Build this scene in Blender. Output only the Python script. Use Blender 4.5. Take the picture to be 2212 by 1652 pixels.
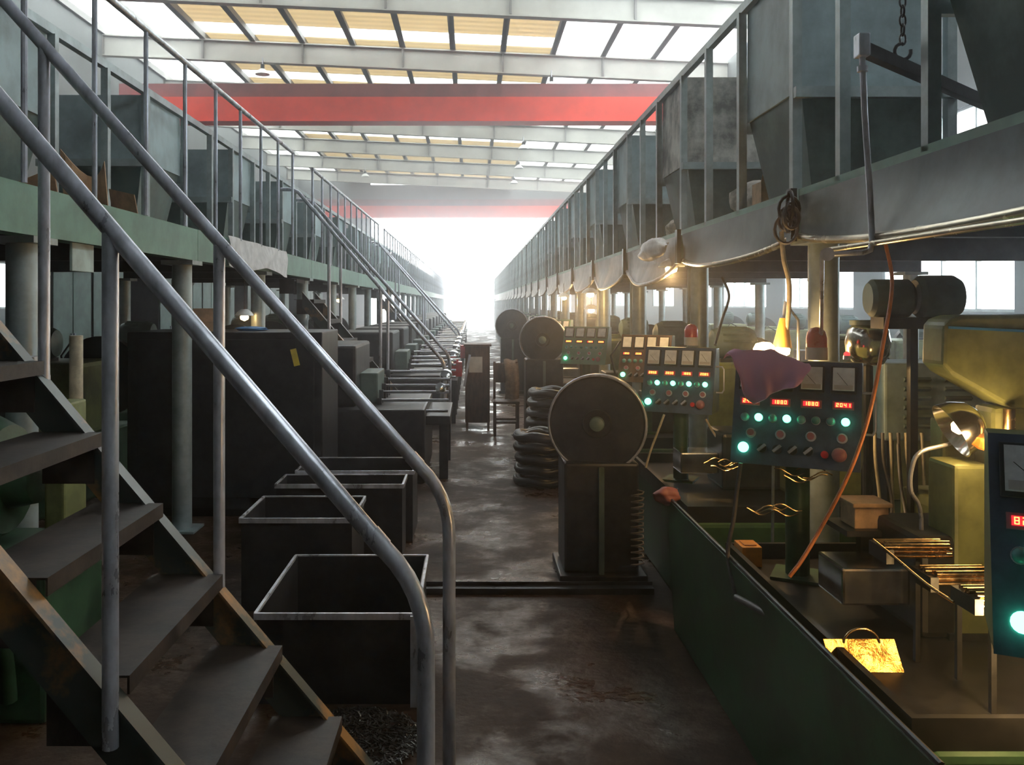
import bpy, bmesh, math, random
from mathutils import Vector, Matrix
R = math.radians
random.seed(7)
for o in list(bpy.data.objects):
    bpy.data.objects.remove(o)
SC = bpy.context.scene
COL = SC.collection

# ------------------------------------------------------------------ camera
F, CX, CY, H = 1850.0, 1020.0, 655.0, 1.6       # focal length in px, vanishing point, eye height
cam = bpy.data.cameras.new('camera')
cam.sensor_width = 36.0
cam.lens = 36.0 * F / 2212.0
cam.shift_x = (1106.0 - CX) / 2212.0
cam.shift_y = (CY - 826.0) / 2212.0
cam.clip_start = 0.05
cam.clip_end = 500
camo = bpy.data.objects.new('camera', cam)
COL.objects.link(camo)
camo.location = (0, 0, H)
camo.rotation_euler = (R(90), 0, 0)
SC.camera = camo

# ------------------------------------------------------------------ sky and exposure
W = bpy.data.worlds.new('overcast_sky')
SC.world = W
W.use_nodes = True
bg = W.node_tree.nodes['Background']
bg.inputs[0].default_value = (0.90, 0.96, 1.0, 1)
bg.inputs[1].default_value = 1.7
SC.view_settings.view_transform = 'Standard'
SC.view_settings.look = 'None'
SC.view_settings.gamma = 1.0
SC.view_settings.use_curve_mapping = False
SC.view_settings.exposure = 3.0
SC.cycles.max_bounces = 6
SC.cycles.diffuse_bounces = 3
SC.cycles.glossy_bounces = 3
SC.cycles.transmission_bounces = 4
SC.cycles.volume_bounces = 0
HAZE = 0.017


def P(px, py, Y):
    return Vector(((px - CX) / F * Y, Y, H - (py - CY) / F * Y))


ORD = ['first', 'second', 'third', 'fourth', 'fifth', 'sixth', 'seventh', 'eighth', 'ninth', 'tenth',
       'eleventh', 'twelfth', 'thirteenth', 'fourteenth', 'fifteenth', 'sixteenth', 'seventeenth',
       'eighteenth', 'nineteenth', 'twentieth', 'twenty-first', 'twenty-second', 'twenty-third',
       'twenty-fourth', 'twenty-fifth', 'twenty-sixth', 'twenty-seventh', 'twenty-eighth',
       'twenty-ninth', 'thirtieth']


# ------------------------------------------------------------------ materials
def mat(name, col, rough=0.5, metal=0.0, var=0.25, scale=6.0, bump=0.15, col2=None, lo=0.4, hi=0.62,
        spec=0.5, stretch=(1, 1, 1), rvar=0.12):
    m = bpy.data.materials.new(name)
    m.use_nodes = True
    nt = m.node_tree
    b = nt.nodes['Principled BSDF']
    tc = nt.nodes.new('ShaderNodeTexCoord')
    mp = nt.nodes.new('ShaderNodeMapping')
    mp.inputs['Scale'].default_value = stretch
    nt.links.new(tc.outputs['Object'], mp.inputs[0])
    n = nt.nodes.new('ShaderNodeTexNoise')
    n.inputs['Scale'].default_value = scale
    n.inputs['Detail'].default_value = 6
    n.inputs['Roughness'].default_value = 0.65
    nt.links.new(mp.outputs[0], n.inputs['Vector'])
    r = nt.nodes.new('ShaderNodeValToRGB')
    r.color_ramp.elements[0].position = lo
    r.color_ramp.elements[1].position = hi
    c1 = [max(0, c * (1 - var)) for c in col]
    c2 = col2 if col2 else [min(1, c * (1 + var)) for c in col]
    r.color_ramp.elements[0].color = (*c1, 1)
    r.color_ramp.elements[1].color = (*c2, 1)
    nt.links.new(n.outputs['Fac'], r.inputs[0])
    nt.links.new(r.outputs[0], b.inputs['Base Color'])
    mr = nt.nodes.new('ShaderNodeMapRange')
    mr.inputs[3].default_value = max(0.03, rough - rvar)
    mr.inputs[4].default_value = min(1, rough + rvar)
    nt.links.new(n.outputs['Fac'], mr.inputs[0])
    nt.links.new(mr.outputs[0], b.inputs['Roughness'])
    b.inputs['Metallic'].default_value = metal
    b.inputs['Specular IOR Level'].default_value = spec
    if bump:
        bp = nt.nodes.new('ShaderNodeBump')
        bp.inputs['Strength'].default_value = bump
        bp.inputs['Distance'].default_value = 0.01
        nt.links.new(n.outputs['Fac'], bp.inputs['Height'])
        nt.links.new(bp.outputs[0], b.inputs['Normal'])
    return m


def emit(name, col, strength):
    m = bpy.data.materials.new(name)
    m.use_nodes = True
    b = m.node_tree.nodes['Principled BSDF']
    b.inputs['Base Color'].default_value = (*[c * .5 for c in col], 1)
    b.inputs['Emission Color'].default_value = (*col, 1)
    b.inputs['Emission Strength'].default_value = strength
    return m


def sheetmat(name, col, through, clear):
    """weathered translucent roofing: diffuse + light passing through"""
    m = bpy.data.materials.new(name)
    m.use_nodes = True
    nt = m.node_tree
    nt.nodes.clear()
    out = nt.nodes.new('ShaderNodeOutputMaterial')
    d = nt.nodes.new('ShaderNodeBsdfDiffuse')
    t = nt.nodes.new('ShaderNodeBsdfTranslucent')
    c = nt.nodes.new('ShaderNodeBsdfTransparent')
    tc = nt.nodes.new('ShaderNodeTexCoord')
    w = nt.nodes.new('ShaderNodeTexWave')
    w.bands_direction = 'Y'
    w.inputs['Scale'].default_value = 0.7
    w.inputs['Distortion'].default_value = 0.6
    w.inputs['Detail'].default_value = 3
    nt.links.new(tc.outputs['Object'], w.inputs['Vector'])
    r = nt.nodes.new('ShaderNodeValToRGB')
    r.color_ramp.elements[0].color = (*[k * 0.86 for k in col], 1)
    r.color_ramp.elements[1].color = (*col, 1)
    nt.links.new(w.outputs['Color'], r.inputs[0])
    for s in (d, t):
        nt.links.new(r.outputs[0], s.inputs['Color'])
    c.inputs['Color'].default_value = (*col, 1)
    m1 = nt.nodes.new('ShaderNodeMixShader')
    m1.inputs[0].default_value = through
    nt.links.new(d.outputs[0], m1.inputs[1])
    nt.links.new(t.outputs[0], m1.inputs[2])
    m2 = nt.nodes.new('ShaderNodeMixShader')
    m2.inputs[0].default_value = clear
    nt.links.new(m1.outputs[0], m2.inputs[1])
    nt.links.new(c.outputs[0], m2.inputs[2])
    nt.links.new(m2.outputs[0], out.inputs[0])
    return m


def panemat(name):
    m = bpy.data.materials.new(name)
    m.use_nodes = True
    nt = m.node_tree
    nt.nodes.clear()
    out = nt.nodes.new('ShaderNodeOutputMaterial')
    c = nt.nodes.new('ShaderNodeBsdfTransparent')
    c.inputs['Color'].default_value = (0.86, 0.9, 0.9, 1)
    g = nt.nodes.new('ShaderNodeBsdfGlossy')
    g.inputs['Roughness'].default_value = 0.1
    m2 = nt.nodes.new('ShaderNodeMixShader')
    m2.inputs[0].default_value = 0.08
    nt.links.new(c.outputs[0], m2.inputs[1])
    nt.links.new(g.outputs[0], m2.inputs[2])
    nt.links.new(m2.outputs[0], out.inputs[0])
    return m


MT = {
    'sage': mat('sage_paint', (0.17, 0.31, 0.24), 0.45, 0, 0.22, 3, 0.1),
    'sage_dark': mat('dark_sage_paint', (0.11, 0.16, 0.15), 0.45, 0, 0.3, 4, 0.1),
    'bin': mat('grey_green_bin_paint', (0.36, 0.46, 0.49), 0.5, 0, 0.22, 2.5, 0.1),
    'bin_worn': mat('worn_bin_paint', (0.40, 0.40, 0.37), 0.55, 0, 0.6, 4, 0.2, col2=(0.62, 0.6, 0.55)),
    'dark_steel': mat('dark_oily_steel', (0.035, 0.035, 0.038), 0.4, 0.3, 0.4, 7, 0.2),
    'black': mat('black_enamel', (0.018, 0.018, 0.02), 0.35, 0, 0.3, 8, 0.1),
    'galv': mat('galvanised_pipe', (0.55, 0.57, 0.65), 0.30, 0.45, 0.3, 9, 0.08, stretch=(1, 1, .4)),
    'post': mat('pale_post_paint', (0.36, 0.42, 0.43), 0.4, 0.3, 0.2, 5, 0.08),
    'chrome': mat('bright_steel', (0.7, 0.7, 0.72), 0.18, 1.0, 0.15, 12, 0.05, rvar=.06),
    'green': mat('machine_green', (0.03, 0.075, 0.038), 0.42, 0, 0.4, 5, 0.15),
    'olive': mat('olive_machine_paint', (0.17, 0.19, 0.075), 0.42, 0, 0.3, 5, 0.12),
    'lightgreen': mat('pale_green_enamel', (0.42, 0.53, 0.50), 0.4, 0, 0.2, 6, 0.08),
    'navy': mat('slate_blue_enamel', (0.06, 0.085, 0.14), 0.42, 0.1, 0.25, 10, 0.08),
    'white': mat('white_face', (0.85, 0.87, 0.88), 0.35, 0, 0.1, 20, 0.0),
    'red_crane': mat('red_crane_paint', (0.95, 0.075, 0.04), 0.5, 0, 0.12, 1.2, 0.05),
    'red_dull': mat('dull_red_paint', (0.26, 0.09, 0.09), 0.6, 0, 0.2, 1.2, 0.05),
    'beam': mat('grey_roof_beam_paint', (0.42, 0.41, 0.38), 0.6, 0, 0.1, 1.0, 0.05),
    'purlin': mat('purlin_paint', (0.22, 0.21, 0.20), 0.6, 0, 0.1, 1.0, 0.05),
    'wall': mat('pale_wall_sheet', (0.17, 0.18, 0.18), 0.7, 0, 0.12, 0.8, 0.1),
    'card': mat('cardboard', (0.58, 0.38, 0.24), 0.8, 0, 0.2, 9, 0.15),
    'sack': mat('woven_sack', (0.55, 0.50, 0.44), 0.85, 0, 0.3, 14, 0.3),
    'cloth_white': mat('white_plastic', (0.7, 0.69, 0.7), 0.45, 0, 0.15, 10, 0.2),
    'pink': sheetmat('mauve_rag', (0.88, 0.47, 0.68), 0.2, 0.0),
    'brown': mat('brown_wood', (0.10, 0.055, 0.035), 0.5, 0, 0.4, 6, 0.2, stretch=(4, 1, 1)),
    'tan_cloth': mat('brown_cloth', (0.22, 0.15, 0.10), 0.9, 0, 0.25, 25, 0.3),
    'tread': mat('worn_step_plate', (0.045, 0.033, 0.026), 0.6, 0.0, 0.45, 9, 0.3),
    'stringer': mat('stair_stringer_paint', (0.09, 0.11, 0.10), 0.45, 0.1, 0.3, 2.2, 0.15,
                    col2=(0.40, 0.20, 0.06), lo=0.50, hi=0.60),
    'brass': mat('oily_brass_plate', (0.62, 0.36, 0.10), 0.26, 0.9, 0.35, 16, 0.5, rvar=.1),
    'copper': mat('oily_steel_rod', (0.65, 0.45, 0.25), 0.25, 1.0, 0.25, 25, 0.1),
    'orange_pipe': mat('orange_hose', (0.60, 0.20, 0.06), 0.45, 0, 0.15, 20, 0.05),
    'cable': mat('grey_cable', (0.12, 0.11, 0.11), 0.5, 0, 0.2, 20, 0.05),
    'cream_cable': mat('cream_cable', (0.5, 0.44, 0.32), 0.45, 0, 0.2, 20, 0.05),
    'blue': mat('blue_paint', (0.05, 0.22, 0.5), 0.5, 0, 0.15, 12, 0.05),
    'yellow': mat('yellow_tape', (0.80, 0.62, 0.08), 0.5, 0, 0.08, 20, 0.05),
    'orange': mat('orange_paint', (0.62, 0.25, 0.03), 0.45, 0, 0.2, 8, 0.1),
    'paper': mat('paper', (0.62, 0.58, 0.55), 0.8, 0, 0.1, 10, 0.05),
    'red_plastic': mat('red_plastic', (0.55, 0.03, 0.035), 0.3, 0, 0.15, 10, 0.0),
    'pink_plastic': mat('faded_red_plastic', (0.40, 0.15, 0.18), 0.4, 0, 0.15, 20, 0.0),
    'teal_plastic': mat('unlit_green_lens', (0.12, 0.36, 0.36), 0.25, 0, 0.15, 20, 0.0),
    'scrap': mat('small_steel_screws', (0.13, 0.13, 0.125), 0.35, 0.7, 0.4, 30, 0.1),
    'lamp_orange': mat('orange_lamp_shade', (0.75, 0.42, 0.08), 0.35, 0.2, 0.1, 8, 0.0),
    'mirror': mat('polished_lamp_reflector', (0.75, 0.72, 0.62), 0.16, 1.0, 0.12, 6, 0.02, rvar=.05),
    'ground': mat('outside_concrete', (0.5, 0.5, 0.48), 0.8, 0, 0.1, 0.5, 0.0),
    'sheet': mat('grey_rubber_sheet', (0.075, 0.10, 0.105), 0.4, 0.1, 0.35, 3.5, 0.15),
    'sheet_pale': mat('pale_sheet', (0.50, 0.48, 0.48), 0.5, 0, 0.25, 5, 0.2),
    'hem': mat('oily_hem_pipe', (0.45, 0.40, 0.30), 0.25, 0.8, 0.2, 8, 0.05),
    'glow_green': emit('lit_green_lens', (0.10, 1.0, 0.45), 1.1),
    'glow_red': emit('lit_red_display', (1.0, 0.02, 0.03), 0.22),
    'glow_digit': emit('lit_digits', (1.0, 0.55, 0.08), 0.6),
    'glow_warm': emit('warm_bulb', (1.0, 0.62, 0.25), 5.0),
    'glow_redlamp': emit('lit_red_lamp', (1.0, 0.05, 0.05), 0.25),
    'skylight': sheetmat('skylight_panel', (0.95, 0.96, 0.95), 0.75, 0.35),
    'roof': sheetmat('aged_roof_sheet', (0.88, 0.76, 0.55), 0.30, 0.0),
    'gloom_band': mat('dark_green_gloom_band', (0.035, 0.05, 0.045), 0.6, 0, 0.25, 1.5, 0.1),  # invented dark wall colour, puts the gloom under the platforms into the walls
    'roof_solid': mat('solid_roof_sheet', (0.12, 0.115, 0.105), 0.7, 0, 0.1, 1.0, 0.05),
    'pane': panemat('window_pane'),
}


def floor_mat():
    m = bpy.data.materials.new('oily_concrete_floor')
    m.use_nodes = True
    nt = m.node_tree
    b = nt.nodes['Principled BSDF']
    tc = nt.nodes.new('ShaderNodeTexCoord')
    n1 = nt.nodes.new('ShaderNodeTexNoise')
    n1.inputs['Scale'].default_value = 1.6
    n1.inputs['Detail'].default_value = 8
    n1.inputs['Roughness'].default_value = 0.7
    n2 = nt.nodes.new('ShaderNodeTexNoise')
    n2.inputs['Scale'].default_value = 26
    n2.inputs['Detail'].default_value = 5
    for n in (n1, n2):
        nt.links.new(tc.outputs['Object'], n.inputs['Vector'])
    r = nt.nodes.new('ShaderNodeValToRGB')
    r.color_ramp.elements[0].position = .35
    r.color_ramp.elements[0].color = (0.020, 0.010, 0.006, 1)
    r.color_ramp.elements[1].position = .7
    r.color_ramp.elements[1].color = (0.10, 0.054, 0.030, 1)
    nt.links.new(n1.outputs['Fac'], r.inputs[0])
    nt.links.new(r.outputs[0], b.inputs['Base Color'])
    mr = nt.nodes.new('ShaderNodeMapRange')
    mr.inputs[1].default_value = .47
    mr.inputs[2].default_value = .60
    mr.inputs[3].default_value = 0.70
    mr.inputs[4].default_value = 0.20
    b.inputs['Specular IOR Level'].default_value = 0.34
    b.inputs['Specular Tint'].default_value = (1.0, 0.9, 0.82, 1)
    nt.links.new(n1.outputs['Fac'], mr.inputs[0])
    nt.links.new(mr.outputs[0], b.inputs['Roughness'])
    bp = nt.nodes.new('ShaderNodeBump')
    bp.inputs['Strength'].default_value = 0.4
    bp.inputs['Distance'].default_value = 0.012
    nt.links.new(n2.outputs['Fac'], bp.inputs['Height'])
    nt.links.new(bp.outputs[0], b.inputs['Normal'])
    return m


MT['floor'] = floor_mat()


# ------------------------------------------------------------------ mesh builder
class MB:
    def __init__(s):
        s.v = []
        s.f = []

    def add(s, vs, fs):
        k = len(s.v)
        s.v += [Vector(p) for p in vs]
        s.f += [[i + k for i in f] for f in fs]
        return s

    def box(s, x0, x1, y0, y1, z0, z1):
        return s.add([(x0, y0, z0), (x1, y0, z0), (x1, y1, z0), (x0, y1, z0),
                      (x0, y0, z1), (x1, y0, z1), (x1, y1, z1), (x0, y1, z1)],
                     [(3, 2, 1, 0), (4, 5, 6, 7), (0, 1, 5, 4), (1, 2, 6, 5), (2, 3, 7, 6), (3, 0, 4, 7)])

    def hexa(s, b, t):          # 4 bottom + 4 top points, same winding
        return s.add(list(b) + list(t),
                     [(3, 2, 1, 0), (4, 5, 6, 7), (0, 1, 5, 4), (1, 2, 6, 5), (2, 3, 7, 6), (3, 0, 4, 7)])

    def prism(s, poly, vec):
        n = len(poly)
        vec = Vector(vec)
        a = [Vector(p) for p in poly]
        return s.add(a + [p + vec for p in a],
                     [tuple(range(n))[::-1], tuple(range(n, 2 * n))] +
                     [(i, (i + 1) % n, n + (i + 1) % n, n + i) for i in range(n)])

    def bar(s, p0, p1, w, d, up=(0, 0, 1)):
        p0, p1 = Vector(p0), Vector(p1)
        a = (p1 - p0).normalized()
        up = Vector(up)
        if abs(a.dot(up)) > .98:
            up = Vector((0, 1, 0))
        x = a.cross(up).normalized() * (w / 2)
        y = x.cross(a).normalized() * (d / 2)
        return s.hexa([p0 - x - y, p0 + x - y, p0 + x + y, p0 - x + y],
                      [p1 - x - y, p1 + x - y, p1 + x + y, p1 - x + y])

    def tube(s, pts, r, n=10, closed=False):
        pts = [Vector(p) for p in pts]
        m = len(pts)
        rs = r if isinstance(r, (list, tuple)) else [r] * m
        t = (pts[1] - pts[0]).normalized()
        x = t.orthogonal().normalized()
        vs = []
        for i, p in enumerate(pts):
            if closed:
                t = (pts[(i + 1) % m] - pts[i - 1]).normalized()
            elif i == 0:
                t = (pts[1] - pts[0]).normalized()
            elif i == m - 1:
                t = (pts[-1] - pts[-2]).normalized()
            else:
                t = ((pts[i + 1] - p).normalized() + (p - pts[i - 1]).normalized())
                t = t.normalized() if t.length > 1e-6 else (pts[i + 1] - p).normalized()
            x = (x - t * x.dot(t)).normalized()
            y = t.cross(x)
            for k in range(n):
                a = 2 * math.pi * k / n
                vs.append(p + (x * math.cos(a) + y * math.sin(a)) * rs[i])
        fs = []
        for i in range(m if closed else m - 1):
            j = (i + 1) % m
            for k in range(n):
                l = (k + 1) % n
                fs.append((i * n + k, i * n + l, j * n + l, j * n + k))
        if not closed:
            fs.append(tuple(range(n))[::-1])
            fs.append(tuple(range((m - 1) * n, m * n)))
        return s.add(vs, fs)

    def cyl(s, p0, p1, r, n=20, r2=None):
        return s.tube([p0, p1], [r, r if r2 is None else r2], n)

    def lathe(s, c, axis, prof, n=24):
        """prof: list of (radius, distance along axis)"""
        c = Vector(c)
        a = Vector(axis).normalized()
        x = a.orthogonal().normalized()
        y = a.cross(x)
        vs, fs = [], []
        m = len(prof)
        for (r, d) in prof:
            for k in range(n):
                t = 2 * math.pi * k / n
                vs.append(c + a * d + (x * math.cos(t) + y * math.sin(t)) * max(r, 1e-4))
        for i in range(m - 1):
            for k in range(n):
                l = (k + 1) % n
                fs.append((i * n + k, i * n + l, (i + 1) * n + l, (i + 1) * n + k))
        fs.append(tuple(range(n))[::-1])
        fs.append(tuple(range((m - 1) * n, m * n)))
        return s.add(vs, fs)

    def grid(s, fn, nu, nv):
        vs = [fn(i / nu, j / nv) for j in range(nv + 1) for i in range(nu + 1)]
        fs = [(j * (nu + 1) + i, j * (nu + 1) + i + 1, (j + 1) * (nu + 1) + i + 1, (j + 1) * (nu + 1) + i)
              for j in range(nv) for i in range(nu)]
        return s.add(vs, fs)

    def slab(s, fn, nu, nv, off):
        """curved sheet with thickness: fn(u,v) + off"""
        off = Vector(off)
        k0 = len(s.v)
        s.grid(fn, nu, nv)
        k1 = len(s.v)
        s.grid(lambda u, v: Vector(fn(u, v)) + off, nu, nv)
        c = k1 - k0
        ring = [i for i in range(nu + 1)] + [(j + 1) * (nu + 1) - 1 for j in range(1, nv + 1)] + \
               [nv * (nu + 1) + i for i in range(nu - 1, -1, -1)] + [j * (nu + 1) for j in range(nv - 1, 0, -1)]
        for a, b in zip(ring, ring[1:] + ring[:1]):
            s.f.append([k0 + b, k0 + a, k0 + a + c, k0 + b + c])
        return s

    def mesh(s, name, m, origin=(0, 0, 0), bevel=0, smooth=None):
        o = Vector(origin)
        me = bpy.data.meshes.new(name)
        me.from_pydata([tuple(p - o) for p in s.v], [], s.f)
        bm = bmesh.new()
        bm.from_mesh(me)
        bmesh.ops.recalc_face_normals(bm, faces=bm.faces)
        if bevel:
            bmesh.ops.bevel(bm, geom=list(bm.edges), offset=bevel, segments=2, affect='EDGES', profile=.6,
                            clamp_overlap=True)
        bm.to_mesh(me)
        bm.free()
        me.materials.append(MT[m])
        if smooth:
            me.polygons.foreach_set('use_smooth', [True] * len(me.polygons))
            me.set_sharp_from_angle(angle=R(smooth))
        return me


def link(name, me, parent=None, loc=None):
    o = bpy.data.objects.new(name, me)
    COL.objects.link(o)
    if parent is not None:
        o.parent = parent
    if loc is not None:
        o.location = loc
    return o


WORLD = {}


def org(o):
    return WORLD.get(o.name, Vector((0, 0, 0)))


def thing(name, label, cat, loc=(0, 0, 0), group=None, rot=None):
    o = bpy.data.objects.new(name, None)
    COL.objects.link(o)
    o.empty_display_size = .05
    o.location = loc
    if rot:
        o.rotation_euler = rot
    WORLD[o.name] = Vector(loc)
    o['label'] = label
    o['category'] = cat
    if group:
        o['group'] = group
    return o


def part(name, mb, m, parent, bevel=0, smooth=None, label=None, local=False, kind=None):
    me = mb.mesh(name, m, (0, 0, 0) if local else org(parent), bevel, smooth)
    o = link(name, me, parent)
    WORLD[o.name] = org(parent)
    if label:
        o['label'] = label
    if kind:
        o['kind'] = kind
    return o


def solo(name, mb, m, label, cat, loc, bevel=0, smooth=None, group=None, kind=None):
    me = mb.mesh(name, m, loc, bevel, smooth)
    o = link(name, me, None, loc)
    WORLD[o.name] = Vector(loc)
    o['label'] = label
    o['category'] = cat
    if group:
        o['group'] = group
    if kind:
        o['kind'] = kind
    return o


def struct(name, mb, m, parent=None, bevel=0):
    me = mb.mesh(name, m, (0, 0, 0), bevel)
    o = link(name, me, parent)
    if parent is None:
        o['kind'] = 'structure'
    return o


def copytree(root, loc, label=None, group=None):
    r = root.copy()
    COL.objects.link(r)
    r.location = loc
    WORLD[r.name] = Vector(loc)
    if label:
        r['label'] = label
    if group:
        r['group'] = group
    for ch in root.children:
        c = ch.copy()
        COL.objects.link(c)
        c.parent = r
        for g in ch.children:
            d = g.copy()
            COL.objects.link(d)
            d.parent = c
    return r


def smoothpath(pts, n=5):
    pts = [Vector(p) for p in pts]
    out = []
    for i in range(len(pts) - 1):
        p0 = pts[max(i - 1, 0)]
        p1, p2 = pts[i], pts[i + 1]
        p3 = pts[min(i + 2, len(pts) - 1)]
        for k in range(n):
            t_ = k / n
            out.append(.5 * ((2 * p1) + (p2 - p0) * t_ + (2 * p0 - 5 * p1 + 4 * p2 - p3) * t_ ** 2 + (3 * p1 - p0 - 3 * p2 + p3) * t_ ** 3))
    out.append(pts[-1])
    return out


def lamp(name, loc, power, col=(1, .62, .25), radius=.03, spot=None, direction=None, parent=None):
    l = bpy.data.lights.new(name, 'SPOT' if spot else 'POINT')
    l.energy = power
    l.color = col
    l.shadow_soft_size = radius
    if spot:
        l.spot_size = R(spot)
        l.spot_blend = .6
    o = bpy.data.objects.new(name, l)
    COL.objects.link(o)
    if parent is not None:
        o.parent = parent
        o.location = Vector(loc) - org(parent)
    else:
        o.location = loc
    if direction is not None:
        o.rotation_euler = Vector(direction).to_track_quat('-Z', 'Y').to_euler()
    return o


# ================================================================== THE HALL
XL, XR, YB, YF = -13.0, 9.0, -5.0, 64.0


def roofz(x):
    return 10.45 - 0.045 * x


struct('floor', MB().box(XL, XR, YB, YF, -0.2, 0.0), 'floor')
struct('trim_1', MB().box(-90, 90, YF + .01, 190, -0.3, -0.02), 'ground')
g2 = struct('trim_2', MB().box(-60, XL - .02, YB, YF, -0.3, -0.02).box(XR + .02, 60, YB, YF, -0.3, -0.02), 'ground')

# side walls with two bands of windows
WIN = [(1.45, 2.75), (4.3, 5.2)]
wn = 1


def keep(za, ya, s):
    return (ya > 4 and za < 2) or (s > 0 and 5 < ya < 30)


def side_wall(name, x, s):
    global wn
    t = .16 * s
    zt = roofz(x) + .1
    w = MB()
    x0, x1 = min(x, x + t), max(x, x + t)
    for (a, b) in ((0, 1.45), (2.75, 4.3), (5.2, zt)):
        w.box(x0, x1, YB, YF, a, b)
    gloom_band = MB()  # dark band added on the lower wall to make it look dim
    xd0, xd1 = (x0 - .01, x0) if s > 0 else (x1, x1 + .01)
    gloom_band.box(xd0, xd1, YB, YF, 0, 1.45).box(xd0, xd1, YB, YF, 2.75, 4.0)
    edges = [YB]
    y = YB + 1.2
    spans = [] if s > 0 else [(23.4, 26.2), (32.4, 35.0), (39.2, 40.6), (46.5, 49.0), (55.0, 57.0)]
    while s > 0 and y + 4.8 < YF:
        spans.append((y, y + 4.6))
        y += 6.0
    for (za, zb) in WIN:
        last = YB
        for (ya, yb) in spans:
            if not keep(za, ya, s):
                continue
            w.box(x0, x1, last, ya, za, zb)
            if za < 2:
                gloom_band.box(xd0, xd1, last, ya, za, zb)
            last = yb
        w.box(x0, x1, last, YF, za, zb)
        if za < 2:
            gloom_band.box(xd0, xd1, last, YF, za, zb)
    wo = struct(name, w, 'wall')
    struct('gloom_band', gloom_band, 'gloom_band', wo)
    for (za, zb) in WIN:
        for (ya, yb) in spans:
            if not keep(za, ya, s):
                continue
            f = MB()
            fx0, fx1 = x0 + .04, x1 - .04
            f.box(fx0, fx1, ya, yb, za, za + .05).box(fx0, fx1, ya, yb, zb - .05, zb)
            n = 4
            for i in range(n + 1):
                yy = ya + (yb - ya - .05) * i / n
                f.box(fx0, fx1, yy, yy + .05, za + .05, zb - .05)
            wo = struct('window_%d' % wn, f, 'post')
            wn += 1
            xm = (x0 + x1) / 2
            for i in range(n):
                p = MB().box(xm - .004, xm + .004, ya + (yb - ya) * i / n + .04, ya + (yb - ya) * (i + 1) / n - .01,
                             za + .05, zb - .05)
                struct('pane', p, 'pane', wo)


side_wall('wall_left', XL, -1)
side_wall('wall_right', XR, 1)
struct('wall_back', MB().box(XL, XR, YB - .16, YB, 0, roofz(XL) + .1), 'wall')  # unseen, put in to stop light from behind the camera
# far wall: wide open front, posts and a header
fw = MB().box(XL, -7.6, YF, YF + .16, 0, roofz(XL)).box(7.4, XR, YF, YF + .16, 0, roofz(XR))
fw.box(-7.6, 7.4, YF, YF + .16, 8.6, roofz(0))
struct('wall_far', fw, 'wall')

# ceiling: sheets, skylights, beams, purlins
ceil = bpy.data.objects.new('ceiling', None)
COL.objects.link(ceil)
ceil['kind'] = 'structure'


def slopebox(x0, x1, y0, y1, dz0, dz1):
    b = MB()
    return b.hexa([(x0, y0, roofz(x0) + dz0), (x1, y0, roofz(x1) + dz0), (x1, y1, roofz(x1) + dz0), (x0, y1, roofz(x0) + dz0)],
                  [(x0, y0, roofz(x0) + dz1), (x1, y0, roofz(x1) + dz1), (x1, y1, roofz(x1) + dz1), (x0, y1, roofz(x0) + dz1)])


PX = [XL + 1.76 * i for i in range(13)]
PX[-1] = XR + .2
for j in range(-5, 7):
    y0 = 24.2 + 6 * j
    if y0 + 6 < YB:
        continue
    ys = max(y0 + .05, YB)
    ye = min(y0 + 6, YF + .3)
    ym = y0 + 2.9
    if y0 >= 18:
        for i in range(12):
            a, b = PX[i] + .01, PX[i + 1] - .01
            wide = i <= 1 or i >= 9
            yq = ys + .2 if wide else y0 + 4.9
            me = slopebox(a, b, ys, yq, .30, .31)
            if ys < yq - .3:
                struct('roof_sheet', me, 'roof', ceil)
            struct('skylight_panel', slopebox(a, b, yq, ye, .295, .305), 'skylight', ceil)
    else:  # unseen near bays, closed with solid dark sheet to keep the foreground dim
        if y0 > 11:
            struct('roof_sheet', slopebox(XL, XR + .2, ys, ym, .30, .31), 'roof_solid', ceil)
            struct('skylight_panel', slopebox(XL, XR + .2, ym, ye, .295, .305), 'skylight', ceil)  # unseen strip added to brighten the nearest bins
        elif y0 < 1:
            struct('roof_sheet', slopebox(XL, 6.4, ys, ye, .30, .31), 'roof_solid', ceil)
            struct('skylight_panel', slopebox(6.4, XR + .2, ys, ye, .295, .305), 'skylight', ceil)  # unseen rooflight added as fill for the right-hand panels
        else:
            struct('roof_sheet', slopebox(XL, XR + .2, ys, ye, .30, .31), 'roof_solid', ceil)
    if y0 > 10:
        bm_ = slopebox(XL, XR, y0 - .13, y0 + .13, -.72, -.68)
        c = slopebox(XL, XR, y0 - .012, y0 + .012, -.68, -.02)
        bm_.add(c.v, c.f)
        c = slopebox(XL, XR, y0 - .13, y0 + .13, -.02, .02)
        bm_.add(c.v, c.f)
        rb = struct('roof_beam', bm_, 'beam', ceil)
        for i in range(0, 12, 2):
            st = MB().box(PX[i] - .03, PX[i] + .03, y0 - .14, y0 + .14, roofz(PX[i]) - .67, roofz(PX[i]) - .03)
            struct('stiffener', st, 'purlin', rb)
for i in range(12):
    x = PX[i]
    z = roofz(x) + .02
    struct('purlin', MB().box(x - .04, x + .04, 12, YF, z, z + .27).box(x - .1, x + .1, 12, YF, z, z + .02), 'purlin', ceil)


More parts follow.
